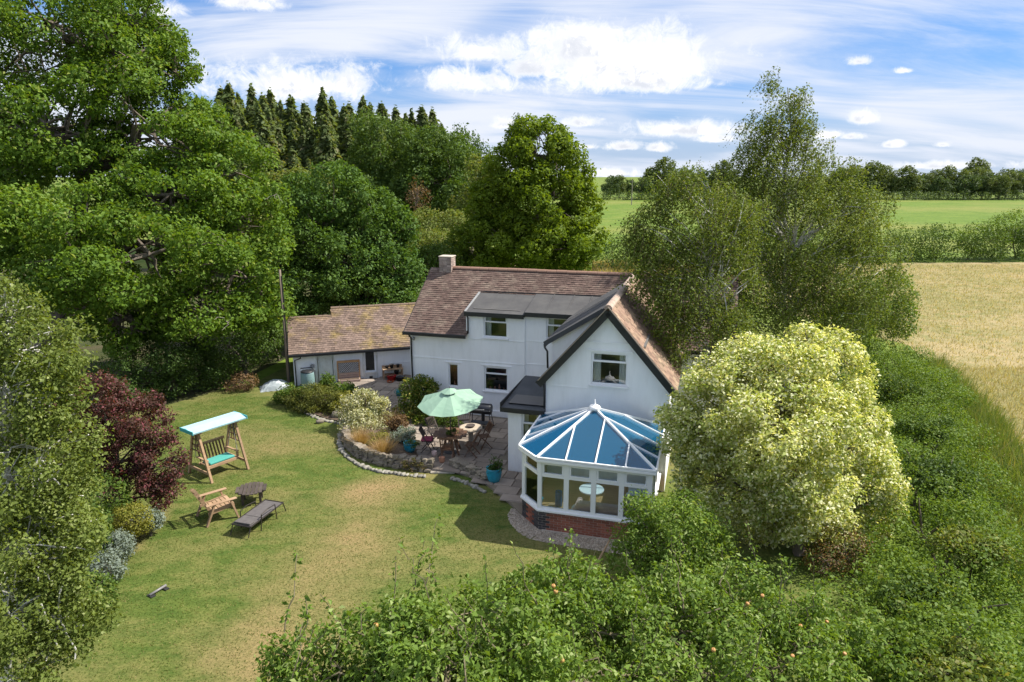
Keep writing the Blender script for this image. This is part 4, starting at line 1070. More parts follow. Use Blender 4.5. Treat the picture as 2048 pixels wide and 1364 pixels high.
m.build('lattice', UPVC, t); MB().box(-.488, .488, .105, .118, .54, 1.035).build('dark_backing', TIMBER_DK, t)  # dark sheet added behind the slats so the lattice openings read dark
for k in range(4): MB().box(-.49, .49, .06, .09, .03 + k * .125, .03 + k * .125 + .115).build('board', pmat('grey_brown_board', (.3, .2, .16), (.4, .3, .25), 4, .8, objr=.2), t)
MB().box(-.52, .52, -.3, .04, .0, .24).build('trough', MATS['grey_brown_board'], t, bevel=.01); MB().box(-.47, .47, -.26, .0, .241, .25).build('soil', SOIL, t)
t = empty('potting_bench', AW2(4.7, -.38, -.02), AA, 'wooden potting bench against the outbuilding wall', 'bench')
MB().box(-.5, .5, -.25, .25, .62, .66).build('bench_top', TIMBER, t); MB().box(-.46, .46, -.22, .22, .32, .35).build('shelf', TIMBER, t); MB().box(-.5, .5, .22, .25, .66, .76).build('back_board', TIMBER, t)
for a in (-1, 1):
    for b in (-1, 1): MB().box(a * .46 - .03, a * .46 + .03, b * .21 - .03, b * .21 + .03, 0, .62).build('leg', TIMBER, t)
BP = pmat('black_plastic', (.02, .02, .022), rough=.5); RP = pmat('red_plastic', (.42, .02, .02), rough=.4); OP = pmat('orange_plastic', (.55, .12, .03), rough=.5)
def small_pot(x, y, z, r, h, mat, label):
    w = AWp(x, y, z); t = empty('flower_pot', tuple(w), 0, label, 'pot', 'pots and buckets by the potting bench')
    MB().lathe([(r * .7, 0), (r, h), (r * 1.08, h), (r * 1.08, h * .86), (r, h * .86), (r * .9, h * .9), (0, h * .85)], n=14).build('pot_body', mat, t, True); return t
small_pot(4.42, -.38, .645, .09, .14, BP, 'leftmost black pot on top of the potting bench')
small_pot(4.66, -.42, .645, .1, .2, BP, 'tallest black pot in the middle of the potting bench top')
small_pot(4.98, -.36, .645, .09, .15, BP, 'rightmost black pot on top of the potting bench')
small_pot(4.88, -.5, .345, .13, .17, BP, 'black pot on the lower shelf of the potting bench')
w = AWp(4.6, -.75, 0); t = empty('bucket', tuple(w), 0, 'red plastic tub in front of the potting bench', 'bucket', 'pots and buckets by the potting bench'); MB().lathe([(.17, 0), (.22, .34), (.24, .35), (.21, .34), (.16, .05), (0, .05)], n=18).build('bucket_body', RP, t, True); MB().tube([(-.22, 0, .34), (0, 0, .46), (.22, 0, .34)], .01, 5).build('handle', BP, t)
w = AWp(4.5, -1.05, 0); t = empty('bucket', tuple(w), 0, 'small orange tub in front of the red tub', 'bucket', 'pots and buckets by the potting bench'); MB().lathe([(.13, 0), (.16, .17), (.18, .18), (.15, .17), (.12, .03), (0, .03)], n=18).build('bucket_body', OP, t, True); MB().tube([(-.16, 0, .17), (0, 0, .25), (.16, 0, .17)], .008, 5).build('handle', BP, t)
w = AWp(5.0, -.9, 0); t = empty('bucket', tuple(w), 0, 'black builder bucket right of the red tub', 'bucket', 'pots and buckets by the potting bench'); MB().lathe([(.17, 0), (.21, .3), (.23, .31), (.2, .3), (.16, .04), (0, .04)], n=18).build('bucket_body', BP, t, True); MB().tube([(-.21, 0, .3), (0, 0, .4), (.21, 0, .3)], .01, 5).build('handle', LEAD, t)
w = Gd(798, 791, PZ); t = empty('watering_can', (w[0], w[1], PZ), R(30), 'teal watering can standing on the paving', 'watering can')
TP = pmat('teal_plastic', (.02, .2, .2), rough=.5)
MB().lathe([(.12, 0), (.13, .2), (.11, .25), (.08, .26)], n=16).build('can_body', TP, t, True); MB().tube([(.1, 0, .06), (.24, 0, .2), (.34, 0, .32)], [.03, .02, .02], 8).tube([(.34, 0, .32), (.37, 0, .35)], [.02, .05], 8).build('spout', TP, t); MB().tube([(-.11, 0, .08), (-.22, 0, .18), (-.16, 0, .3), (-.02, 0, .33), (.08, 0, .25)], .013, 6).build('handle', TP, t)
w = Gd(722, 786, PZ); t = empty('hose_reel', (w[0], w[1], PZ), 0, 'coiled red hose lying on the paving by the planter', 'hose')
m = MB()
for k in range(3): m.tube([((.2 + .03 * k) * math.cos(a / 10 * math.pi), (.2 + .03 * k) * math.sin(a / 10 * math.pi), .02 + .012 * k) for a in range(21)], .014, 5)
m.build('hose_coil', RP, t); MB().tube([(.26, 0, .02), (.42, -.1, .02), (.5, .05, .02)], [.014, .014, .02], 5).build('nozzle', BP, t)
# pole, tarpaulin, rock
q = Gd(578, 770)
t = empty('utility_pole', tuple(q), 0, 'tall slim wooden pole at the left corner of the outbuilding', 'pole')
tp = Pd(567, 540, q[1] - .1)
MB().tube([(0, 0, 0), (0, 0, tp[2] * .4), (0, 0, tp[2])], [.075, .065, .05], 10).build('post', pmat('pole_timber', (.16, .12, .09), (.24, .19, .15), 3, .85, stretch=(1, 1, .2)), t, True)
MB().tube([(.085, -.03, .1), (.075, -.03, tp[2] * .95)], .025, 6).build('cable_conduit', BLACK, t)
q = Gd(553, 776)
t = empty('tarpaulin_heap', tuple(q), R(20), 'heap under a pale grey tarpaulin beside the pole', 'tarpaulin')
m = MB(); rg = random.Random(3); nn = 12
gr = [[(-.75 + 1.5 * i / nn, -.5 + 1.0 * j / nn, max(0, .42 * (1 - ((i - nn / 2) / (nn / 2)) ** 2) * (1 - ((j - nn / 2) / (nn / 2)) ** 2) ** .6 + rg.uniform(-.04, .04))) for j in range(nn + 1)] for i in range(nn + 1)]
for i in range(nn):
    for j in range(nn): m.quad(gr[i][j], gr[i + 1][j], gr[i + 1][j + 1], gr[i][j + 1])
m.build('sheet', pmat('grey_tarpaulin', (.3, .34, .35), (.4, .44, .45), 3, .5), t); MB().box(-.8, .8, -.03, .03, 0, .04).build('weight_batten', TIMBER_DK, t)
q = Gd(674, 836); o = link('garden_rock', stone_mesh(77).mesh('garden_rock', STONE, True)); o.location = (q[0], q[1], .13); o.scale = (.42, .36, .32); tag(o, 'pale rounded rock in front of the clipped shrub', 'rock')
q = Gd(640, 846); o = link('garden_rock', stone_mesh(78).mesh('garden_rock', STONE, True)); o.location = (q[0], q[1], .06); o.scale = (.3, .22, .16); o.rotation_euler = (0, 0, .5); tag(o, 'small flat rock left of the pale rounded rock', 'rock')
# weathered timber lean-to pole in the front shrubs
t = empty('pea_frame', tuple(Gd(1190, 1185)), 0, 'bare crossed poles leaning up from the front shrubs', 'pole frame')
q0 = Gd(1190, 1185)
a, b = Pd(1225, 1070, 14.6) - q0, Pd(1172, 1165, 14.2) - q0
MB().tube([a, (a + b) / 2 + .02, b], [.02, .025, .03], 6).build('pole', TIMBER, t); a, b = Pd(1188, 1120, 14.5) - q0, Pd(1228, 1160, 14.2) - q0; MB().tube([b, a], .015, 6).build('pole', TIMBER, t); MB().tube([Pd(1190, 1125, 14.5) - q0, Pd(1190, 1190, 14.1) - q0, (0, 0, 0)], .03, 6).build('post', TIMBER, t)

# ================================================================== vegetation
def unit(a): return a / (np.linalg.norm(a, axis=-1, keepdims=True) + 1e-9)
def lumps(rng, k=7, f=1.0):
    K = rng.normal(0, f, (k, 3)); ph = rng.uniform(0, 6.28, k)
    return lambda p: np.sin(p @ K.T + ph).mean(-1) * 1.6
def leaf_object(name, C, Nr, size, mat, parent, rng, aspect=.55, T=None, jit=.3, fold=.12, base=None):
    n = len(C)
    if base is not None: C = C - np.array(base)
    r = rng.normal(size=(n, 3)) if T is None else T
    Nr = unit(Nr); b = unit(np.cross(Nr, r)); t = np.cross(b, Nr)
    L_ = size * np.clip(1 + jit * rng.normal(size=n), .45, 1.9); W_ = L_ * aspect
    V = np.empty((n, 4, 3), np.float32)
    V[:, 0] = C - t * (L_ * .5)[:, None]; V[:, 2] = C + t * (L_ * .5)[:, None] - Nr * (L_ * fold)[:, None]
    V[:, 1] = C + b * (W_ * .5)[:, None] + Nr * (L_ * fold)[:, None]; V[:, 3] = C - b * (W_ * .5)[:, None] + Nr * (L_ * fold)[:, None]
    me = bpy.data.meshes.new(name)
    me.vertices.add(4 * n); me.vertices.foreach_set('co', V.reshape(-1))
    me.loops.add(4 * n); me.loops.foreach_set('vertex_index', np.arange(4 * n, dtype=np.int32))
    me.polygons.add(n); me.polygons.foreach_set('loop_start', np.arange(0, 4 * n, 4, dtype=np.int32))
    me.update(calc_edges=True)
    me.materials.append(mat)
    return link(name, me, parent)
def blades(name, P, h, w, mat, rng, lean=.35, parent=None):
    n = len(P); a = rng.uniform(0, 6.28, n); H_ = h * np.clip(1 + .35 * rng.normal(size=n), .3, 2)
    V = np.empty((n, 3, 3), np.float32); d = np.stack([np.cos(a), np.sin(a), 0 * a], 1) * (w / 2)
    V[:, 0] = P - d; V[:, 1] = P + d; ln = rng.normal(0, lean, (n, 2)) * H_[:, None]
    V[:, 2] = P; V[:, 2, 0] += ln[:, 0]; V[:, 2, 1] += ln[:, 1]; V[:, 2, 2] += H_
    me = bpy.data.meshes.new(name); me.vertices.add(3 * n); me.vertices.foreach_set('co', V.reshape(-1))
    me.loops.add(3 * n); me.loops.foreach_set('vertex_index', np.arange(3 * n, dtype=np.int32))
    me.polygons.add(n); me.polygons.foreach_set('loop_start', np.arange(0, 3 * n, 3, dtype=np.int32)); me.update(calc_edges=True); me.materials.append(mat)
    return link(name, me, parent)
def crown_pts(rng, lobes, nspr, per, spr, shell=.2, lump=.22, lf=.7, gap=-.75, flat=.55, up=.45, dens=1., inner=.6, rnd=.5, zmin=.05, sub=None):
    """lobes: (cx, cy, cz, rx, ry, rz). Sprigs of leaves sit in the outer shell of every lobe."""
    Lb = np.array(lobes, float)
    if sub:
        k, f = sub; out = []
        for j in range(len(Lb)):
            gi = np.arange(k) + rng.uniform(0, 1); ph = np.arccos(1 - 2 * (gi % k + .5) / (k + .5)); th = gi * 2.39996 + rng.uniform(0, 6.28)
            dd = np.stack([np.sin(ph) * np.cos(th), np.sin(ph) * np.sin(th), np.cos(ph)], 1) + rng.normal(0, .18, (k, 3)); dd = unit(dd)
            for q in dd:
                c_ = Lb[j, :3] + q * Lb[j, 3:] * rng.uniform(.62, .95)
                if any(np.linalg.norm((c_ - Lb[i, :3]) / Lb[i, 3:]) < .55 for i in range(len(Lb)) if i != j): continue
                r_ = Lb[j, 3:] * f * rng.uniform(.7, 1.35); r_[2] *= .85; out.append((*c_, *r_))
        Lb = np.array(out); lump = lump * .7
    wt = (Lb[:, 3] * Lb[:, 5] + Lb[:, 4] * Lb[:, 5] + Lb[:, 3] * Lb[:, 4]) ** 1.0
    idx = rng.choice(len(Lb), nspr * 3, p=wt / wt.sum()); c = Lb[idx, :3]; Rr = Lb[idx, 3:]
    d = unit(rng.normal(size=(len(idx), 3)))
    nf = lumps(rng, 9, lf); nf2 = lumps(rng, 9, lf * 1.8)
    rad = 1 - np.abs(rng.normal(size=len(idx))) * shell
    p = c + d * Rr * rad[:, None]
    rad2 = 1 + lump * nf(p) + lump * .5 * nf2(p)
    p = c + d * Rr * (rad * rad2)[:, None]
    keep = np.ones(len(p), bool)
    for j in range(len(Lb)):
        q = np.linalg.norm((p - Lb[j, :3]) / Lb[j, 3:], axis=1); keep &= (q > inner) | (idx == j)
    keep &= nf2(p * 1.3 + 5) > gap
    keep &= p[:, 2] > zmin
    p = p[keep][:nspr]; d = unit((d / Rr)[keep][:nspr])
    n = len(p)
    off = rng.normal(size=(n, per, 3)) * spr
    o = d[:, None, :]; off -= o * (off * o).sum(-1, keepdims=True) * (1 - flat)
    C = (p[:, None, :] + off).reshape(-1, 3)
    tilt = unit(d * .55 + np.array([0, 0, up]) + rng.normal(size=(n, 3)) * .3)
    Nr = (tilt[:, None, :] + rng.normal(size=(n, per, 3)) * rnd).reshape(-1, 3)
    k = C[:, 2] > zmin
    return C[k], Nr[k], p, d
def limb_path(rng, a, b, n=6, wob=.08, sag=0.):
    a = np.array(a, float); b = np.array(b, float); L_ = np.linalg.norm(b - a)
    ts = np.linspace(0, 1, n); P = a + (b - a) * ts[:, None]
    w = rng.normal(size=(n, 3)) * wob * L_ * np.sin(ts * math.pi)[:, None]
    P = P + w; P[:, 2] += sag * L_ * np.sin(ts * math.pi); return P
def px_lobes(rows):
    out = []
    for r in rows:
        u, v, y, ru, rv = r[:5]; k = ppm(u, v, y); p = Pd(u, v, y); rd = r[5] if len(r) > 5 else ru / k * .9
        out.append((p[0], p[1], p[2], ru / k, rd, rv / k))
    return out
def tree(name, label, base, lobes, nspr, per, spr, leaf, lmat, tr=.3, bark=None, seed=1, cat='tree', group=None, twigs=60, aspect=.55, trunks=1, limbs=True, base_pts=None, twig_r=.02, bare=0, **kw):
    rng = np.random.default_rng(seed); bark = bark or BARK
    base = np.array([base[0], base[1], base[2] if len(base) > 2 else 0.])
    t = empty(name, tuple(base), 0, label, cat, group)
    C, Nr, sp, sd_ = crown_pts(rng, lobes, nspr, per, spr, **kw)
    m = MB(); Lb = np.array(lobes); cen = Lb[:, :3].mean(0); top = Lb[np.argmax(Lb[:, 2])]
    tops = []
    for k in range(trunks):
        b0 = base_pts[k] if base_pts else base
        b0 = np.array([b0[0], b0[1], base[2]]); hgt = top[2] + top[5] * .5
        mid = np.array([b0[0] * .55 + cen[0] * .45, b0[1] * .55 + cen[1] * .45, base[2] + (cen[2] - base[2]) * .75])
        P = np.concatenate([limb_path(rng, b0, mid, 5, .03), limb_path(rng, mid, top[:3], 5, .04)[1:]])
        rr_ = np.linspace(tr, tr * .18, len(P)); rr_[0] *= 1.25
        m.tube([Vector(q - base) for q in P], rr_.tolist(), 8); tops.append(P)
    if limbs:
        for j in range(len(Lb)):
            P = tops[j % len(tops)]; k = int(np.argmin(np.abs(P[:, 2] - (Lb[j, 2] - Lb[j, 5] * .7 - .3)))); k = min(max(k, 1), len(P) - 2)
            Q = limb_path(rng, P[k], Lb[j, :3], 6, .07, .04); r0 = tr * .45
            m.tube([Vector(q - base) for q in Q], np.linspace(r0, r0 * .3, 6).tolist(), 6)
            near = np.where(np.linalg.norm((sp - Lb[j, :3]) / Lb[j, 3:], axis=1) < 1.3)[0]
            if len(near):
                for i in rng.choice(near, min(len(near), max(3, twigs // len(Lb)))):
                    s = Q[rng.integers(2, 6)]; T_ = limb_path(rng, s, sp[i], 5, .08)
                    m.tube([Vector(q - base) for q in T_], np.linspace(max(.012, r0 * .25), .006 + twig_r * .3, 5).tolist(), 4)
    m.build('trunk', bark, t)
    leaf_object('crown', C, Nr, leaf, lmat, t, rng, aspect, base=base)
    if bare:     # leafless outer twigs
        m = MB()
        for i in rng.choice(len(sp), bare):
            p = sp[i] + sd_[i] * .1
            for q in range(3):
                e = p + unit(sd_[i] + rng.normal(size=3) * .6) * rng.uniform(.5, 1.2); m.tube([Vector(z - base) for z in limb_path(rng, p, e, 5, .1)], np.linspace(.018, .006, 5).tolist(), 4)
        m.build('bare_twigs', BARK_GREY, t)['kind'] = 'stuff'
    return t

OAKL = leafmat('oak_leaf', (.07, .145, .016), (.165, .26, .03), (.25, .3, .06), .36, .25, c3amt=.06)
SYCL = leafmat('sycamore_leaf', (.055, .125, .024), (.12, .20, .034), None, .33, .3)
YGL = leafmat('yellow_green_leaf', (.11, .16, .028), (.19, .235, .05), (.25, .25, .08), .35, .3)
ASHL = leafmat('ash_leaf', (.095, .165, .012), (.19, .26, .022), None, .42, .3)
DKL = leafmat('dark_wood_leaf', (.055, .11, .018), (.115, .18, .03), None, .32, .15)
CONL = leafmat('spruce_needle', (.085, .13, .04), (.15, .195, .06), (.2, .2, .1), .4, .2, c3amt=.12)
FARL = leafmat('far_tree_leaf', (.06, .10, .035), (.105, .155, .05), None, .3, .02)
FARL2 = leafmat('far_tree_leaf_pale', (.09, .13, .04), (.15, .19, .06), None, .3, .02)
BIRL = leafmat('birch_leaf', (.09, .14, .022), (.17, .22, .036), (.27, .3, .1), .35, .4, c3amt=.08)
VARL = leafmat('variegated_leaf', (.22, .31, .045), (.52, .55, .18), (.78, .78, .5), .36, .5, c3amt=.4)
APPL = leafmat('apple_leaf', (.09, .165, .022), (.18, .27, .042), (.3, .37, .13), .36, .8, .42, c3amt=.12)
LBL = leafmat('pale_birch_leaf', (.115, .16, .032), (.20, .25, .055), (.32, .36, .14), .38, .6, .42, c3amt=.07)
PURL = leafmat('purple_leaf', (.06, .038, .028), (.125, .058, .046), (.22, .065, .08), .35, .6, c3amt=.2)
HEDL = leafmat('hedge_leaf', (.08, .15, .02), (.165, .245, .034), (.24, .29, .07), .35, .35, c3amt=.06)
SHRL = leafmat('shrub_leaf', (.06, .11, .02), (.12, .19, .03), (.2, .24, .05), .36, .8, c3amt=.1)
GOLL = leafmat('golden_shrub_leaf', (.15, .16, .02), (.25, .25, .04), (.32, .3, .08), .36, .8, c3amt=.15)
SILL = leafmat('silver_leaf', (.16, .2, .16), (.26, .31, .26), None, .3, .8)
DSHL = leafmat('dark_shrub_leaf', (.045, .085, .018), (.09, .15, .03), None, .32, .6)
CRML = leafmat('cream_variegated_leaf', (.25, .28, .12), (.46, .46, .27), (.62, .6, .42), .36, 1., c3amt=.35)
BRNL = leafmat('dry_brown_leaf', (.14, .085, .045), (.22, .14, .07), None, .3, 1.)
STRL = leafmat('straw_blade', (.34, .22, .10), (.48, .34, .17), None, .3, 1.)

# ---- the wood on the left
tree('oak_tree', 'huge spreading oak filling the left of the picture', (-26, 37), px_lobes([
    (90, 40, 37, 200, 150), (270, 110, 36, 105, 90), (-60, 200, 37, 180, 190), (90, 250, 34, 170, 130), (300, 250, 35, 140, 105), (400, 250, 37, 60, 60), (440, 350, 36, 105, 85), (500, 440, 35, 90, 85), (340, 390, 33, 140, 85),
    (130, 440, 30, 140, 85), (-40, 430, 31, 120, 110), (300, 510, 30, 165, 85), (470, 540, 32.5, 105, 85), (160, 570, 29.5, 110, 75), (400, 625, 31, 110, 65), (270, 645, 30.5, 90, 55), (520, 600, 33, 70, 70), (350, 120, 37, 45, 50), (250, 30, 37, 80, 60)]),
     12500, 15, .19, .18, OAKL, .75, BARK, 3, twigs=420, shell=.3, lump=.2, lf=.55, gap=-.6, bare=14, twig_r=.03, inner=.6, sub=(16, .34))
tree('understory_shrub', 'dark evergreen shrub in the shade under the oak', (-15.5, 30.5), px_lobes([(300, 735, 30, 75, 65), (375, 735, 31, 65, 60), (240, 760, 28.5, 60, 65), (330, 700, 31, 60, 50)]), 1500, 14, .16, .10, DSHL, .12, seed=5, cat='shrub', twigs=30, sub=(10, .4))
tree('understory_shrub', 'dark green holly bush at the wood edge behind the lawn', (-13.6, 33.6), px_lobes([(455, 690, 34, 70, 60), (520, 680, 36, 50, 60), (430, 740, 33, 45, 40)]), 900, 14, .17, .11, DKL, .1, seed=6, cat='shrub', twigs=24)
tree('understory_shrub', 'sunlit bright green bush at the wood edge beside the pole', (-12.9, 36.5), px_lobes([(535, 650, 37, 30, 32), (548, 610, 38, 28, 40), (515, 668, 36.5, 24, 22)]), 500, 14, .15, .11, SHRL, .08, seed=7, cat='shrub', twigs=14)
tree('dry_bush', 'small rusty brown dead bush at the edge of the lawn', tuple(Gd(482, 775)[:2]), px_lobes([(485, 764, 31.2, 26, 14), (465, 770, 31, 16, 9)]), 130, 12, .1, .08, BRNL, .03, seed=8, cat='bush', twigs=20, zmin=.02)
tree('sycamore_tree', 'dark green sycamore behind the outbuilding roof', (-10.5, 42), px_lobes([
    (650, 400, 42, 85, 70), (740, 440, 43, 80, 70), (610, 480, 41, 85, 75), (700, 530, 41, 100, 90), (785, 530, 42, 60, 80), (620, 580, 40, 90, 60), (760, 590, 41, 80, 60), (590, 420, 42, 50, 60), (800, 470, 43, 35, 45)]),
     4400, 14, .18, .19, SYCL, .4, BARK, 12, twigs=120, shell=.26, lump=.2, lf=.7, gap=-.7, sub=(16, .36))
tree('tall_field_maple', 'yellowish green tree rising above the sycamore', (-13, 50), px_lobes([(575, 385, 50, 55, 45), (645, 390, 51, 65, 45), (700, 420, 50, 50, 40), (540, 430, 49, 55, 60)]), 1500, 13, .28, .2, YGL, .35, seed=13, twigs=60, sub=(14, .38))
tree('wood_edge_tree', 'round dark oak in front of the conifer plantation', (-13.5, 72), px_lobes([(760, 300, 72, 62, 62), (720, 350, 72, 50, 60), (800, 360, 71, 45, 60), (755, 390, 70, 70, 40)]), 1700, 13, .36, .26, DKL, .4, seed=14, twigs=50, sub=(14, .38), group='broadleaf trees at the wood edge')
tree('wood_edge_tree', 'dark oak between the round oak and the bright ash', (-7.5, 69), px_lobes([(860, 310, 70, 55, 55), (900, 350, 69, 55, 60), (845, 370, 68, 50, 60), (915, 395, 67, 50, 45)]), 1700, 13, .36, .26, DKL, .4, seed=15, twigs=50, sub=(14, .38), group='broadleaf trees at the wood edge')
tree('wood_edge_tree', 'most distant dark tree peeping up behind the bright ash', (-5, 84), px_lobes([(925, 300, 84, 36, 38), (955, 330, 84, 35, 40), (910, 340, 84, 35, 50)]), 700, 12, .4, .28, DKL, .35, seed=16, twigs=30, sub=(14, .38), group='broadleaf trees at the wood edge')
tree('wood_edge_tree', 'pale green tree close left of the bright ash', (-4, 58), px_lobes([(965, 360, 58, 40, 55), (950, 420, 57, 45, 45), (985, 400, 57, 35, 60)]), 700, 12, .32, .22, YGL, .3, seed=17, twigs=30, sub=(14, .38), group='broadleaf trees at the wood edge')
tree('dead_conifer', 'small brown dying conifer at the wood edge', (-9, 62), px_lobes([(835, 380, 62, 14, 26), (838, 395, 61.5, 24, 20)]), 70, 10, .2, .14, BRNL, .1, seed=18, twigs=30)
tree('scrub_bush', 'pale green scrub below the dark wood edge trees', (-5.8, 54), px_lobes([(855, 460, 54, 50, 42), (905, 465, 54, 45, 45), (880, 500, 50, 60, 40)]), 1300, 13, .22, .15, YGL, .1, seed=19, cat='bush', twigs=30)
tree('scrub_bush', 'dark ivy covered bush behind the chimney', (-4.6, 44), px_lobes([(855, 530, 44, 42, 45), (900, 520, 46, 40, 40)]), 700, 13, .2, .14, DKL, .1, seed=20, cat='bush', twigs=20)
tree('ash_tree', 'bright green ash tree standing behind the cottage roof', (1.8, 46), px_lobes([
    (1072, 305, 46, 65, 62), (1020, 345, 46, 60, 60), (1125, 350, 46, 60, 62), (985, 415, 46, 55, 70), (1075, 410, 45, 85, 80), (1155, 415, 46, 45, 65), (1010, 480, 45, 75, 65), (1110, 490, 44, 85, 60), (1165, 470, 45, 38, 55), (950, 490, 46, 40, 55), (1100, 275, 46, 40, 35), (1048, 285, 46, 35, 35)]),
     5600, 13, .16, .2, ASHL, .4, BARK, 22, twigs=150, shell=.24, lump=.24, lf=.8, gap=-.7, sub=(14, .38))

# ---- conifer plantation
def conifer_mesh(seed, h=20, r=3.5, n=12000):
    rng = np.random.default_rng(seed); t = rng.uniform(0, 1, n) ** .62; z = h * (1 - t * .94); wh = np.round(z / .5) * .5
    z = wh + rng.normal(0, .26, n); wh = wh + rng.normal(0, .12, n); Rm = r * np.clip(1 - wh / h, .0, 1) ** .95 + .06
    nb = 8; br = rng.integers(0, nb, n) * (2 * math.pi / nb) + np.round(wh / .5) * 1.9; f = rng.uniform(.1, 1, n) ** .6; ln = 1 + .32 * np.sin(br * 5 + np.round(wh / .5) * 9)
    a = br + rng.normal(0, .2, n); rad = f * Rm * ln
    C = np.stack([rad * np.cos(a), rad * np.sin(a), z - .18 * rad + .10 * f * f * Rm], 1)
    Nr = np.stack([np.cos(a) * .9, np.sin(a) * .9, .55 * np.ones(n)], 1) + rng.normal(size=(n, 3)) * .5
    T = np.stack([np.cos(a), np.sin(a), -.25 + 0 * a], 1) + rng.normal(size=(n, 3)) * .25
    return C, Nr, T
cone_src = []
for k in range(4):
    rng = np.random.default_rng(60 + k); C, Nr, T = conifer_mesh(60 + k)
    t = empty('spruce_tree', (0, 0, 0)); MB().tube([(0, 0, 0), (0, 0, 10), (0, 0, 19.8)], [.28, .17, .03], 7).build('trunk', BARK, t)
    leaf_object('crown', C, Nr, .52, CONL, t, rng, .4, T=T); cone_src.append(t)
tops_px = [(432, 178, 98), (455, 172, 92), (478, 190, 100), (497, 176, 96), (520, 192, 90), (540, 184, 102), (560, 205, 97), (582, 200, 92), (604, 207, 100), (620, 215, 94), (640, 182, 88), (662, 202, 97), (680, 214, 93), (700, 210, 101), (720, 196, 90), (742, 214, 98),
           (768, 209, 95), (790, 219, 92), (808, 232, 100), (826, 225, 94), (848, 216, 90), (868, 222, 94), (886, 250, 98), (445, 240, 84), (500, 250, 80), (555, 255, 82), (610, 258, 80), (660, 265, 82), (700, 262, 80), (590, 300, 72), (520, 290, 74), (650, 300, 76), (435, 225, 84), (462, 255, 80), (530, 262, 79), (580, 270, 80), (632, 280, 79), (680, 285, 80), (725, 262, 84), (480, 300, 72), (555, 315, 71), (620, 320, 72), (470, 215, 88), (535, 225, 86), (585, 232, 88), (690, 236, 88), (755, 245, 88), (400, 200, 98), (380, 215, 92), (905, 275, 100)]
ORD = ['first', 'second', 'third', 'fourth', 'fifth', 'sixth', 'seventh', 'eighth', 'ninth', 'tenth', 'eleventh', 'twelfth', 'thirteenth', 'fourteenth', 'fifteenth', 'sixteenth', 'seventeenth', 'eighteenth', 'nineteenth', 'twentieth'] + ['twenty-' + w for w in ('first', 'second', 'third', 'fourth', 'fifth', 'sixth', 'seventh', 'eighth', 'ninth')] + ['thirtieth'] + ['thirty-' + w for w in ('first', 'second', 'third', 'fourth', 'fifth', 'sixth', 'seventh', 'eighth', 'ninth')] + ['fortieth'] + ['forty-' + w for w in ('first', 'second', 'third', 'fourth', 'fifth', 'sixth', 'seventh', 'eighth', 'ninth')] + ['fiftieth']
rq = random.Random(31)
for k in range(30):
    f = (k + rq.random()) / 30; u = 415 + 480 * f; tops_px.append((u, 196 + 62 * f ** 1.3 + rq.uniform(4, 60), rq.uniform(76, 96)))
rg = random.Random(9); used = set()
FRONT = sorted((i for i in range(len(tops_px)) if tops_px[i][2] < 85), key=lambda i: tops_px[i][0]); BACK = sorted((i for i in range(len(tops_px)) if i not in FRONT and i not in (10, 20)), key=lambda i: tops_px[i][0])
tallest = {4: 0}
for i, (u, v, y) in enumerate(tops_px):
    k = i % 4; p = Pd(u, v, y); o = cone_src[k] if k not in used else copy_tree(cone_src[k]); used.add(k)
    o.location = (p[0], y, -1.5); s = (p[2] + 1.5) / 20; o.scale = (s * rg.uniform(1.35, 2.1), s * rg.uniform(1.35, 2.1), s); o.rotation_euler = (rg.uniform(-.025, .025), rg.uniform(-.025, .025), rg.uniform(0, 6.28))
    lab = 'spruce on the plantation skyline, %s from the left of its rank' % ORD[BACK.index(i)] if i in BACK else ''
    if i == 10: lab = 'spruce with the tallest spire in the middle of the plantation skyline'
    if i == 20: lab = 'spruce with a sharp spire near the right end of the plantation'
    if i in FRONT: lab = 'shorter spruce in the plantation front rank, %s from the left' % ORD[FRONT.index(i)]
    tag(o, lab, 'spruce', 'spruces of the plantation' if i not in (10, 20) else None)
    if i in (10, 20) and 'group' in o: del o['group']

# ---- far trees, hedges
far_src = []
for k in range(4):
    rng = np.random.default_rng(90 + k); t = empty('field_tree', (0, 0, 0))
    lob = [(rng.normal(0, 1.6), rng.normal(0, 1.6), 6 + rng.normal(0, 1.4), 2.8 + rng.uniform(0, 1), 2.8, 2.3 + rng.uniform(0, 1)) for _ in range(6)] + [(0, 0, 8.2, 2.6, 2.6, 2.0), (0, 0, 4.5, 3.6, 3.6, 2.6)]
    C, Nr, sp, _ = crown_pts(rng, lob, 460, 11, .38, gap=-.7, lump=.25, sub=(10, .4))
    MB().tube([(0, 0, 0), (.1, 0, 3), (0, 0, 8)], [.35, .28, .1], 7).build('trunk', BARK, t); leaf_object('crown', C, Nr, .5, FARL if k % 2 == 0 else FARL2, t, rng, .7); far_src.append(t)
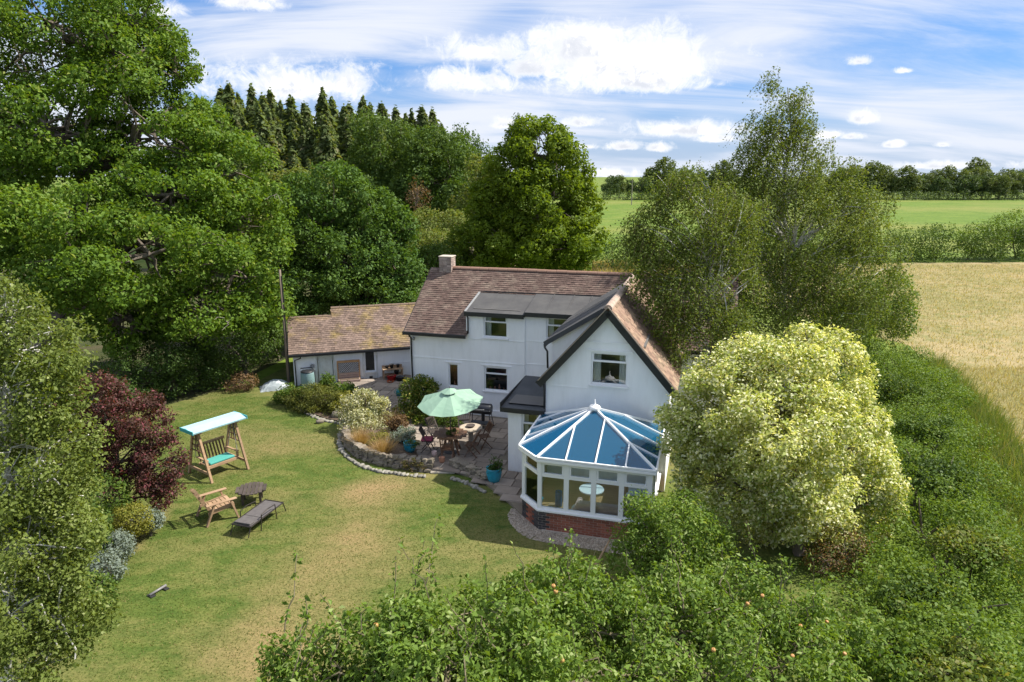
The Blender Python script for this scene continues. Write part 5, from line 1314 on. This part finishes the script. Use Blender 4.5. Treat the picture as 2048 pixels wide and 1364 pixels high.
# (u, top v, y, width scale)
far_tr = [(1222, 350, 300, .9), (1240, 352, 310, .8), (1285, 352, 290, .9), (1320, 325, 300, 1.1), (1350, 335, 320, 1.), (1385, 345, 300, 1.0), (1420, 335, 310, 1.1), (1455, 330, 300, 1.0), (1690, 335, 300, 1.), (1742, 326, 300, 1.2),
          (1765, 345, 310, .9), (1815, 340, 295, 1.25), (1862, 345, 320, .9), (1905, 334, 300, 1.0), (1935, 345, 290, 1.0), (1962, 325, 330, 1.1), (1985, 345, 295, 1.0), (2020, 340, 300, 1.1), (2045, 335, 310, 1.1), (2085, 340, 300, 1.2), (1885, 352, 290, .9), (2005, 352, 288, .9), (1790, 352, 305, .8), (1775, 338, 312, 1.), (1838, 350, 300, 1.), (1878, 342, 308, 1.1), (1920, 350, 298, 1.1), (1948, 342, 306, 1.1), (1970, 352, 292, 1.), (2032, 348, 296, 1.1), (2060, 345, 300, 1.2), (1302, 345, 298, 1.), (1338, 348, 305, 1.), (1368, 342, 300, 1.), (1402, 348, 296, 1.1), (1438, 345, 302, 1.), (1720, 342, 300, 1.1), (1668, 345, 306, 1.1), (1258, 356, 320, .8)]
FL = sorted((i for i in range(len(far_tr)) if far_tr[i][0] < 1600), key=lambda i: far_tr[i][0]); FR_ = sorted((i for i in range(len(far_tr)) if far_tr[i][0] >= 1600), key=lambda i: far_tr[i][0])
used = set(); places = {0: 'leftmost far tree beyond the green field', 3: 'dark domed tree on the skyline left of the birch', 11: 'broad rounded tree standing over the far hedge on the right', 15: 'tallest dark tree on the far right skyline'}
for i, (u, v, y, s) in enumerate(far_tr):
    k = (i * 7) % 4; o = far_src[k] if k not in used else copy_tree(far_src[k]); used.add(k)
    p = Pd(u, v, y); h = p[2]; sc = h / 10.4; o.location = (p[0], y, 0); o.scale = (sc * s * .95, sc * s * .95, sc); o.rotation_euler = (0, 0, rg.uniform(0, 6.28))
    if i in places: tag(o, places[i], 'tree'); 
    else: tag(o, 'far hedgerow tree left of the birch top, %s from the left' % ORD[FL.index(i)] if i in FL else 'far hedgerow tree right of the birch top, %s from the left' % ORD[FR_.index(i)], 'tree', 'far hedgerow trees')
def hedge(name, label, pts, r, h, n, per, spr, leaf, mat, seed, kwrad=.25, step=None, zfac=.55, **kw):
    rng = np.random.default_rng(seed); lob = []
    for (p, a) in path_walk(pts, step or r * .8): lob.append((p[0] + rng.normal(0, r * .15), p[1] + rng.normal(0, r * .15), h * .45 + rng.normal(0, h * .03), r * rng.uniform(.85, 1.2), r * rng.uniform(.85, 1.2), h * zfac * rng.uniform(.85, 1.2)))
    b = np.array([*pts[0][:2], 0.]); t = empty(name, tuple(b), 0, label, 'hedge')
    C, Nr, sp, _ = crown_pts(rng, lob, n, per, spr, inner=.7, sub=(9, .42), **kw)
    m = MB()
    for L_ in lob[::2]:
        for q in range(3):
            e = np.array([L_[0] + rng.normal(0, r * .4), L_[1] + rng.normal(0, r * .4), h * .75]); m.tube([Vector(z - b) for z in limb_path(rng, (L_[0], L_[1], 0), e, 4, .06)], [.05, .04, .03, .015], 5)
    m.build('stems', BARK, t)['kind'] = 'stuff'; leaf_object('foliage', C, Nr, leaf, mat, t, rng, .6, base=b); return t
hedge('field_hedge', 'long clipped hedge across the far side of the green field', [(30, 285), (120, 283), (300, 287)], 2.4, 3.4, 3000, 9, .5, .42, FARL, 31, gap=-.9)
hedge('field_hedge', 'far hedge end seen between the ash and the birch', [(8, 288), (29, 286)], 2.4, 3.2, 500, 9, .5, .42, FARL, 32, gap=-.9)
hedge('field_hedge', 'tall overgrown hedge between the dry meadow and the green field', [(26, 83), (45, 82), (60, 83), (80, 86)], 2.3, 4.0, 3600, 11, .34, .2, DKL, 33, gap=-.7, lump=.35)
hedge('field_hedge', 'dark hedge behind the cottage between ash and birch', [(4, 74), (12, 72), (25, 80)], 2.2, 4.0, 1500, 11, .34, .2, DKL, 34, gap=-.7, lump=.35)
t = tree('scrub_bush', 'high clump of bramble rising above the meadow hedge on the right edge', (62, 84), px_lobes([(2010, 455, 84, 50, 28), (1960, 480, 83, 50, 26), (2060, 450, 85, 50, 35)]), 700, 11, .34, .2, HEDL, .1, seed=35, cat='bush', twigs=20)
t = empty('telegraph_pole', tuple(Gd(1263, 410)), 0, 'thin telegraph pole standing far out in the green field', 'pole'); MB().tube([(0, 0, 0), (0, 0, 8.4)], [.16, .11], 8).build('post', BARK_GREY, t); MB().box(-.8, .8, -.06, .06, 7.6, 7.75).build('cross_arm', BARK_GREY, t)

# ---- birches right of the house
def birch(name, label, base, lobes, nst, per, leaf, seed, tr=.14, droop=.9, trunk_top=None, lean=(-.12, -.05), twigs=80, spr=.05):
    rng = np.random.default_rng(seed); base = np.array([base[0], base[1], 0.]); t = empty(name, tuple(base), 0, label, 'birch tree')
    _, _, p, d = crown_pts(rng, lobes, nst, 1, .01, shell=.35, lump=.3, lf=.9, gap=-.6, inner=.5, sub=(11, .42))
    n = len(p); Ld = droop * rng.uniform(.5, 1.3, n)
    s = np.linspace(0, 1, per)[None, :, None]; side = d * np.array([.35, .35, 0]) + np.array([lean[0], lean[1], 0]) + rng.normal(0, .15, (n, 3)) * np.array([1, 1, .3])
    path = p[:, None, :] + side[:, None, :] * s * Ld[:, None, None] + np.array([0, 0, -1.]) * (s ** 1.4) * Ld[:, None, None] * .8
    C = path + rng.normal(size=path.shape) * spr; Nr = rng.normal(size=C.shape) * .7 + np.array([0, 0, .6]) + d[:, None, :] * .5
    C = C.reshape(-1, 3); Nr = Nr.reshape(-1, 3); k = C[:, 2] > .1
    m = MB(); tt = np.array(trunk_top); P = limb_path(rng, base, tt, 9, .02); m.tube([Vector(q - base) for q in P], np.linspace(tr, .02, 9).tolist(), 8)
    for i in rng.choice(n, min(n, twigs)):
        z = p[i][2] - rng.uniform(.8, 2.2); kk = np.clip((z - base[2]) / max(tt[2], .1) * 8, 1, 7.5); a = P[int(kk)]
        m.tube([Vector(q - base) for q in limb_path(rng, a, p[i], 6, .05, .08)], np.linspace(.035, .008, 6).tolist(), 4)
    m.build('trunk', BARK_BIRCH, t)
    m = MB()
    for i in rng.choice(n, n // 3): m.tube([Vector(q - base) for q in path[i][::max(1, per // 4)]], .005, 3, cap=False)
    m.build('hanging_twigs', pmat('birch_twig', (.14, .09, .06), rough=.8), t)['kind'] = 'stuff'
    leaf_object('crown', C[k], Nr[k], leaf, BIRL, t, rng, .62, base=base); return t
birch('birch_tree', 'tall weeping birch with wispy top standing right of the cottage', (12.9, 30.5), px_lobes([
    (1500, 450, 29, 70, 80), (1470, 560, 28.5, 70, 80), (1540, 265, 30.4, 52, 50), (1600, 275, 30.4, 48, 50), (1565, 230, 30.5, 40, 55), (1560, 300, 30.5, 70, 60), (1600, 215, 30.5, 30, 45), (1550, 330, 30.3, 75, 60), (1620, 320, 30.4, 55, 60), (1580, 375, 30.5, 110, 70), (1650, 400, 30, 80, 60), (1510, 400, 30, 70, 60), (1600, 460, 30, 140, 80), (1500, 500, 29.5, 90, 80), (1690, 420, 30, 70, 70), (1745, 400, 30.5, 40, 45), (1560, 570, 29.5, 130, 80), (1690, 540, 30, 100, 90), (1780, 600, 31, 50, 60), (1640, 620, 29.5, 100, 60), (1700, 340, 31, 30, 40), (1545, 165, 30.5, 22, 28)]),
      9200, 12, .088, 41, .16, 1.0, Pd(1575, 175, 30.5), lean=(-.3, -.1), twigs=150)
birch('birch_tree', 'smaller weeping birch in front of the right end of the cottage roof', (7.4, 23.4), px_lobes([
    (1335, 375, 24.5, 45, 45), (1400, 365, 24.5, 60, 45), (1300, 450, 24, 45, 55), (1470, 430, 25, 60, 60), (1295, 540, 23.2, 32, 45), (1335, 620, 22.6, 34, 55), (1350, 690, 22.4, 30, 50), (1330, 470, 24, 60, 60), (1420, 470, 24, 75, 70), (1380, 560, 23.8, 95, 60), (1460, 560, 24, 60, 70), (1330, 540, 23.6, 45, 50), (1400, 630, 23.5, 85, 55), (1450, 660, 23.4, 70, 50)]),
      4500, 12, .078, 42, .11, .9, Pd(1425, 400, 24.3), lean=(-.2, -.1), twigs=90)
tree('hedgerow_bush', 'rounded dark bush behind the meadow end of the garden hedge', (20, 37), px_lobes([(1770, 600, 37, 50, 60), (1720, 620, 36, 50, 60), (1690, 660, 34, 50, 50), (1800, 640, 36, 30, 40)]), 1100, 13, .2, .13, HEDL, .1, seed=43, cat='bush', twigs=30)
# ---- variegated maple
tree('variegated_maple', 'cream and yellow variegated maple with rounded crown right of the conservatory', (7.3, 17.5), px_lobes([
    (1560, 760, 18, 130, 90), (1450, 790, 18, 90, 80), (1660, 780, 18.5, 90, 90), (1400, 870, 17.8, 75, 80), (1560, 860, 16.6, 140, 100), (1710, 880, 18.2, 75, 90), (1430, 950, 17.4, 85, 80), (1590, 970, 16.6, 120, 90), (1720, 970, 17.8, 75, 80), (1520, 1010, 17, 90, 70), (1680, 1050, 17.2, 80, 55), (1640, 700, 18.5, 70, 55), (1500, 720, 18.5, 70, 50), (1360, 830, 18, 45, 45)]),
     7200, 14, .11, .095, VARL, .15, BARK, 51, twigs=260, shell=.28, lump=.34, lf=1.7, gap=-.5, trunks=2, base_pts=[Gd(1540, 1085), Gd(1600, 1110)], up=.55, sub=(18, .33))
tree('ground_cover_shrub', 'reddish low shrub under the right side of the variegated maple', tuple(Gd(1690, 1130)[:2]), px_lobes([(1690, 1100, 16, 55, 40), (1650, 1120, 15.6, 40, 30)]), 260, 12, .09, .06, leafmat('rust_leaf', (.12, .07, .03), (.2, .12, .05), (.1, .13, .03), .3, 1., c3amt=.4), .04, seed=52, cat='shrub', twigs=24)
# ---- front shrubs and apple trees
tree('laurel_shrub', 'leafy upright shrub in front of the conservatory corner', (4.3, 14.6), px_lobes([(1340, 1060, 14.6, 80, 70), (1290, 1090, 14.4, 55, 60), (1400, 1080, 14.8, 65, 70), (1350, 1140, 14.2, 100, 60)]), 1500, 13, .12, .085, APPL, .06, seed=53, cat='shrub', twigs=60, lf=1.8, lump=.3, aspect=.42, sub=(10, .45))
TWIGB = pmat('apple_twig_bark', (.13, .105, .06), (.2, .17, .1), 6, .85)
def apple(name, label, base, lobes, nspr, seed, shoots=24, leaf=.074):
    t = tree(name, label, base, lobes, nspr, 11, .085, leaf, APPL, .12, TWIGB, seed, twigs=160, lf=2.2, lump=.3, gap=-.5, aspect=.5, shell=.34, cat='apple tree', inner=.55, sub=(12, .4))
    rng = np.random.default_rng(seed + 500); base = np.array([base[0], base[1], 0.]); Lb = np.array(lobes); m = MB(); Cs = []; Ns = []; ends = []
    for k in range(shoots):           # long upright water shoots with leaves up their length
        Lo = Lb[rng.integers(len(Lb))]; a = Lo[:3] + np.array([rng.uniform(-1, 1) * Lo[3] * .8, rng.uniform(-1, 1) * Lo[4] * .8, Lo[5] * .6])
        e = a + np.array([rng.normal(0, .2), rng.normal(0, .2), rng.uniform(.45, 1.0)]); P = limb_path(rng, a, e, 8, .04); MB().tube([Vector(q - base) for q in P], np.linspace(.011, .004, 8).tolist(), 4).build('water_shoot', TWIGB, t)
        for q in range(34):
            f = rng.uniform(.0, 1); c = P[0] + (P[-1] - P[0]) * f; Cs.append(c + rng.normal(0, .035, 3)); Ns.append(rng.normal(size=3) + np.array([0, 0, .9])); 
        ends.append(a)
    leaf_object('shoot_leaves', np.array(Cs), np.array(Ns), leaf, APPL, t, rng, .5, base=base)['kind'] = 'stuff'
    am = MB().lathe([(.008, -.03), (.024, -.024), (.033, 0), (.028, .022), (.01, .028), (.004, .022)], n=10).mesh('apple', pmat('apple_skin', (.42, .13, .05), (.45, .33, .1), 18, .4), True)
    C, Nr, sp, d = crown_pts(rng, lobes, 26, 1, .01, shell=.05, zmin=1.)
    for q, dd in zip(sp, d):
        if dd[1] > .3 or dd[2] < -.3: continue
        o = link('apple', am, t); o.location = q - base; o.rotation_euler = (rng.uniform(-.5, .5), rng.uniform(-.5, .5), 0)
    return t
apple('apple_tree', 'apple tree with small blushed apples along the bottom of the picture', (-.4, 6.6), px_lobes([
    (620, 1330, 7.2, 80, 70), (760, 1300, 7.4, 100, 80), (900, 1250, 7.8, 110, 70), (1030, 1290, 7.4, 110, 90), (880, 1390, 6.6, 160, 80), (700, 1420, 6.6, 140, 70), (1060, 1200, 8.6, 90, 50), (570, 1420, 6.6, 80, 60)]), 2500, 55, 26)
apple('apple_tree', 'second apple tree spreading in front of the variegated maple', (3.4, 8.4), px_lobes([
    (1180, 1260, 8.8, 120, 90), (1320, 1230, 9.4, 110, 80), (1450, 1220, 9.8, 110, 70), (1560, 1230, 10, 90, 70), (1240, 1350, 8.0, 150, 80), (1420, 1340, 8.4, 150, 80), (1580, 1330, 9, 120, 70), (1660, 1270, 10, 70, 50), (1130, 1170, 9.6, 80, 45)]), 3500, 56, 34)
# ---- left foreground
def spray_tree(name, label, base, lobes, nspr, seed):
    return tree(name, label, base, lobes, nspr, 12, .11, .062, LBL, .1, BARK_BIRCH, seed, twigs=220, lf=1.5, lump=.3, gap=-.5, aspect=.62, shell=.3, cat='birch tree', inner=.55, sub=(14, .36))
spray_tree('young_birch_tree', 'pale leaved young birch close by at the left edge', (-9.4, 10.8), px_lobes([
    (30, 620, 11.5, 55, 55), (60, 700, 11.3, 110, 70), (90, 790, 11.2, 80, 80), (0, 800, 11, 130, 110), (90, 900, 11, 100, 90), (10, 950, 10.6, 130, 110), (110, 1000, 11, 80, 90), (50, 1090, 10.4, 130, 100), (130, 1140, 10.4, 70, 70), (20, 1230, 9.8, 130, 110), (120, 1240, 10, 70, 80), (20, 1360, 9.4, 100, 90)]), 5300, 61)
tree('purple_tree', 'dark purple leaved small tree beside the swing seat', (-11.9, 18.6), px_lobes([
    (185, 785, 18.2, 52, 48), (160, 830, 18, 50, 50), (240, 830, 18.6, 68, 52), (290, 870, 19, 60, 50), (230, 900, 18.8, 80, 55), (310, 930, 18.6, 48, 40), (170, 870, 19, 60, 60), (270, 970, 18.4, 55, 35), (320, 885, 18.9, 32, 28), (325, 985, 18.4, 34, 24), (345, 915, 18.7, 26, 22)]), 2300, 13, .1, .08, PURL, .09, BARK, 62, twigs=120, lf=1.6, lump=.4, gap=-.45, sub=(10, .36))
# border plants under the left trees
brd = [('leafy_shrub', 'bright green leafy shrub under the purple tree', (200, 985, 17.5), 60, 45, SHRL, .08), ('leafy_shrub', 'golden green shrub at the lawn edge by the silver plants', (262, 1035, 17.2), 40, 32, GOLL, .06), ('silver_plant', 'silvery plant at the lawn edge below the purple tree', (298, 1038, 17.6), 24, 18, SILL, .06),
       ('silver_plant', 'blue green silvery plant in the left border', (235, 1088, 16.3), 30, 24, SILL, .06), ('silver_plant', 'grey leaved plant low in the left border', (212, 1130, 15.4), 34, 26, SILL, .06), ('leafy_shrub', 'dark green shrub deep in the left border', (150, 1060, 16), 60, 50, DSHL, .08), ('leafy_shrub', 'mid green low shrub at the border edge', (180, 1185, 14.2), 50, 40, SHRL, .07), ('leafy_shrub', 'pale leafy plant in the nearest corner of the border', (135, 1225, 13.6), 50, 40, YGL, .07)]
for k, (nm, lab, (u, v, y), ru, rv, mt, lf_) in enumerate(brd):
    lb = px_lobes([(u, v, y, ru, rv), (u - ru * .5, v + rv * .3, y - .1, ru * .7, rv * .7), (u + ru * .4, v + rv * .35, y + .1, ru * .6, rv * .6)])
    tree(nm, lab, (lb[0][0], lb[0][1]), lb, 260, 12, .085, lf_, mt, .03, seed=70 + k, cat='plant' if 'plant' in nm else 'shrub', twigs=16, lf=2., zmin=.02)
# ---- shrubs round the patio
def shrub(nm, lab, rows, n, mt, leaf, seed, spr=.09, **kw):
    lb = px_lobes(rows); return tree(nm, lab, (lb[0][0], lb[0][1]), lb, n, 12, spr, leaf, mt, .04, seed=seed, cat='shrub', twigs=24, lf=1.8, zmin=.02, sub=(9, .45), **kw)
shrub('mounded_shrub', 'light green shrub at the left end of the clipped shrubs', [(582, 790, 29.3, 26, 20), (598, 795, 29, 22, 18)], 320, SHRL, .1, 80)
shrub('clipped_shrub', 'rounded clipped golden green shrub below the outbuilding', [(635, 795, 28.5, 42, 26), (600, 800, 28.6, 26, 20), (665, 802, 28.3, 24, 22), (640, 815, 28, 40, 16)], 900, leafmat('olive_leaf', (.08, .10, .02), (.15, .16, .03), (.2, .2, .04), .3, 1.), .07, 81, .08, lump=.12)
shrub('golden_shrub', 'yellow shrub between the clipped shrub and the cream bush', [(683, 815, 27.8, 18, 18), (695, 800, 28, 16, 14)], 240, GOLL, .08, 82)
shrub('leafy_shrub', 'small bright green bush in front of the trellis planter', [(690, 782, 29.2, 20, 14), (655, 765, 29.9, 14, 12)], 260, SHRL, .1, 83)
shrub('cream_shrub', 'cream variegated bush at the corner of the planted bed', [(730, 815, 26.3, 40, 30), (705, 835, 26, 25, 22), (755, 838, 26, 24, 22), (728, 850, 25.6, 40, 16), (730, 790, 26.5, 20, 16)], 900, CRML, .085, 84)
shrub('patio_shrub', 'tall yellow tipped shrub behind the parasol at the cottage corner', [(838, 800, 27.3, 34, 38), (825, 830, 27, 28, 30), (862, 840, 26.6, 32, 26), (850, 775, 27.6, 22, 22)], 900, leafmat('gold_tip_leaf', (.07, .13, .016), (.15, .21, .026), (.38, .34, .08), .34, 1.2, c3amt=.25), .09, 85)
shrub('patio_shrub', 'small pale shrub beside the patio table', [(890, 835, 25.6, 18, 14), (905, 845, 25.3, 14, 10)], 160, SHRL, .07, 86)
shrub('bed_plant', 'grey green lavender mound in the planted bed', [(812, 868, 24.2, 20, 14), (795, 875, 24, 16, 12)], 220, SILL, .06, 87, .06)
shrub('bed_plant', 'bronze leaved plant at the back of the planted bed', [(795, 845, 25.2, 18, 14)], 140, BRNL, .07, 88, .06)
shrub('bed_plant', 'yellow green mound in the middle of the planted bed', [(748, 880, 24, 24, 14), (765, 872, 24.2, 16, 10)], 240, GOLL, .05, 89, .06)
shrub('bed_plant', 'mossy trailing plant on the front of the curved wall', [(822, 928, 22.1, 16, 12), (845, 932, 22, 10, 8)], 150, leafmat('moss_leaf', (.07, .075, .015), (.13, .12, .03), (.3, .2, .12), .3, 1., c3amt=.15), .045, 90, .05)
shrub('bed_plant', 'dark trailing plant along the short mossy wall', [(940, 944, 21.9, 18, 7), (965, 955, 21.5, 14, 6), (920, 938, 22.1, 10, 5)], 200, DSHL, .05, 91, .05)
shrub('potted_shrub', 'small shrub growing in the large turquoise pot', [(992, 930, 21.0, 14, 14), (985, 938, 20.9, 8, 8)], 80, DSHL, .06, 92, .05)
shrub('potted_plant', 'grassy plant growing in the dark teal pot', [(822, 888, 23.2, 14, 7)], 60, SHRL, .05, 93, .04)
shrub('herb_plant', 'green herb growing in the pot on the patio table', [(904, 862, 23.3, 10, 6)], 40, SHRL, .05, 94, .03)
shrub('indoor_plant', 'green foliage of the plant in the left corner of the conservatory', [(1058, 975, 19.6, 11, 14)], 60, DSHL, .07, 95, .05)
# ornamental grasses
def tuft(lab, u, v, y, n, h, mt, seed):
    p = Pd(u, v, y); rng = np.random.default_rng(seed); t = empty('ornamental_grass', (p[0], p[1], .2), 0, lab, 'grass plant')
    P = np.zeros((n, 3)); P[:, :2] = rng.normal(0, .07, (n, 2)); blades('blades', P, h, .012, mt, rng, .75, t)
    Q = P.copy(); blades('seed_heads', Q[: n // 3], h * 1.25, .02, mt, rng, .5, t)
tuft('straw coloured fountain grass at the front of the planted bed', 767, 905, 23.0, 900, .42, STRL, 1)
tuft('orange brown grass at the left end of the planted bed', 722, 888, 23.9, 800, .4, STRL, 2)
tuft('fox brown grass at the back of the planted bed', 782, 838, 25.8, 600, .42, BRNL, 3)
# ---- right boundary hedge and meadow grass
hedge('boundary_hedge', 'broad dark green hedge running along the meadow on the right', [(6.5, 8.5), (9.5, 13), (13.2, 20), (17, 27), (20.3, 35)], 1.7, 1.55, 9500, 11, .13, .075, HEDL, 101, gap=-.9, lump=.15, step=1.0, lf=1.4, shell=.14, zfac=.6)
for k, (u, v, y, ru, rv, mt, lab) in enumerate([(1760, 1270, 11, 90, 60, HEDL, 'dark nettle clump on the near end of the boundary hedge'), (1850, 1180, 13, 70, 50, SHRL, 'brighter green bramble clump on the near half of the boundary hedge'), (1930, 1330, 10.5, 80, 60, YGL, 'pale yellow green weeds at the bottom right corner'),
        (1880, 940, 19, 60, 45, DSHL, 'darkest bramble clump halfway along the boundary hedge'), (1800, 760, 27, 45, 35, SHRL, 'bright green bush far along the boundary hedge'), (1860, 840, 23, 45, 35, DKL, 'dull green bramble on the field side of the boundary hedge'), (1950, 1080, 15, 55, 40, YGL, 'pale green weeds spilling from the hedge into the meadow')]):
    rv *= .6; v += 14; lb = px_lobes([(u, v, y, ru, rv), (u - ru * .6, v + rv * .2, y - .3, ru * .7, rv * .7), (u + ru * .5, v + rv * .25, y + .2, ru * .6, rv * .6)])
    tree('bramble_bush', lab, (lb[0][0], lb[0][1]), lb, 420, 12, .11, .09, mt, .03, seed=110 + k, cat='bush', twigs=16, lf=2., zmin=.02, sub=(9, .42))
rng = np.random.default_rng(200)
def scatter(n, poly, rng):
    poly = [np.array(p[:2]) for p in poly]; lo = np.min(poly, 0); hi = np.max(poly, 0); out = []
    pts = rng.uniform(lo, hi, (n * 3, 2))
    x, y = pts[:, 0], pts[:, 1]; c = np.zeros(len(pts), bool)
    for i in range(len(poly)):
        a, b = poly[i], poly[(i + 1) % len(poly)]
        c ^= ((a[1] > y) != (b[1] > y)) & (x < (b[0] - a[0]) * (y - a[1]) / (b[1] - a[1] + 1e-12) + a[0])
    pts = pts[c][:n]; return np.concatenate([pts, np.zeros((len(pts), 1))], 1)
MEAD = leafmat('meadow_blade', (.2, .2, .075), (.36, .29, .145), (.46, .385, .235), .45, .12, c3amt=.3)
GREENG = leafmat('green_blade', (.10, .16, .025), (.2, .26, .06), (.3, .28, .1), .3, .3, c3amt=.15)
LAWNG = leafmat('lawn_blade', (.075, .125, .016), (.145, .18, .034), (.28, .23, .09), .3, .5, c3amt=.2)
P = scatter(60000, [(11, 8), (15.4, 18), (19, 25), (22.5, 35), (40, 35), (26, 12), (20, 6)], rng); tag(blades('meadow_grass', P, .2, .02, MEAD, rng, .4), 'tall dry golden meadow grass right of the hedge', 'grass', kind='stuff')
P = scatter(40000, [(22, 35), (24, 50), (34, 78), (75, 78), (42, 35)], rng); tag(blades('meadow_grass', P, .15, .04, MEAD, rng, .4), 'pale dry meadow grass towards the far hedge', 'grass', kind='stuff')
P = scatter(30000, [(8.2, 8), (11.5, 13), (15.0, 20), (18.8, 27), (22.4, 36), (23.5, 36), (20.5, 27), (17, 19), (14.0, 11), (12, 7)], rng); tag(blades('rough_grass', P, .55, .035, GREENG, rng, .45), 'long green grass along the foot of the boundary hedge', 'grass', kind='stuff')
lp = [Gd(-60, 1400)[:2], (-12.5, 13), (-12.6, 19), (-14.5, 28), Gd(430, 783)[:2], Gd(560, 800)[:2], Gd(650, 850)[:2], Gd(676, 890)[:2], Gd(735, 945)[:2], Gd(880, 960)[:2], Gd(985, 990)[:2], Gd(1022, 1050)[:2], Gd(1080, 1092)[:2], (6, 16), (5, 8), (-6, 8)]
P = scatter(110000, lp, rng); P[:, 2] = .004; tag(blades('lawn_grass', P, .028, .02, LAWNG, rng, .5), 'short mown grass of the lawn', 'grass', kind='stuff')
P = scatter(12000, [(4, 66), (14, 63), (26, 70), (27, 79), (0, 79)], rng); tag(blades('meadow_grass', P, .6, .1, MEAD, rng, .4), 'strip of pale grass seen just over the cottage ridge', 'grass', kind='stuff')
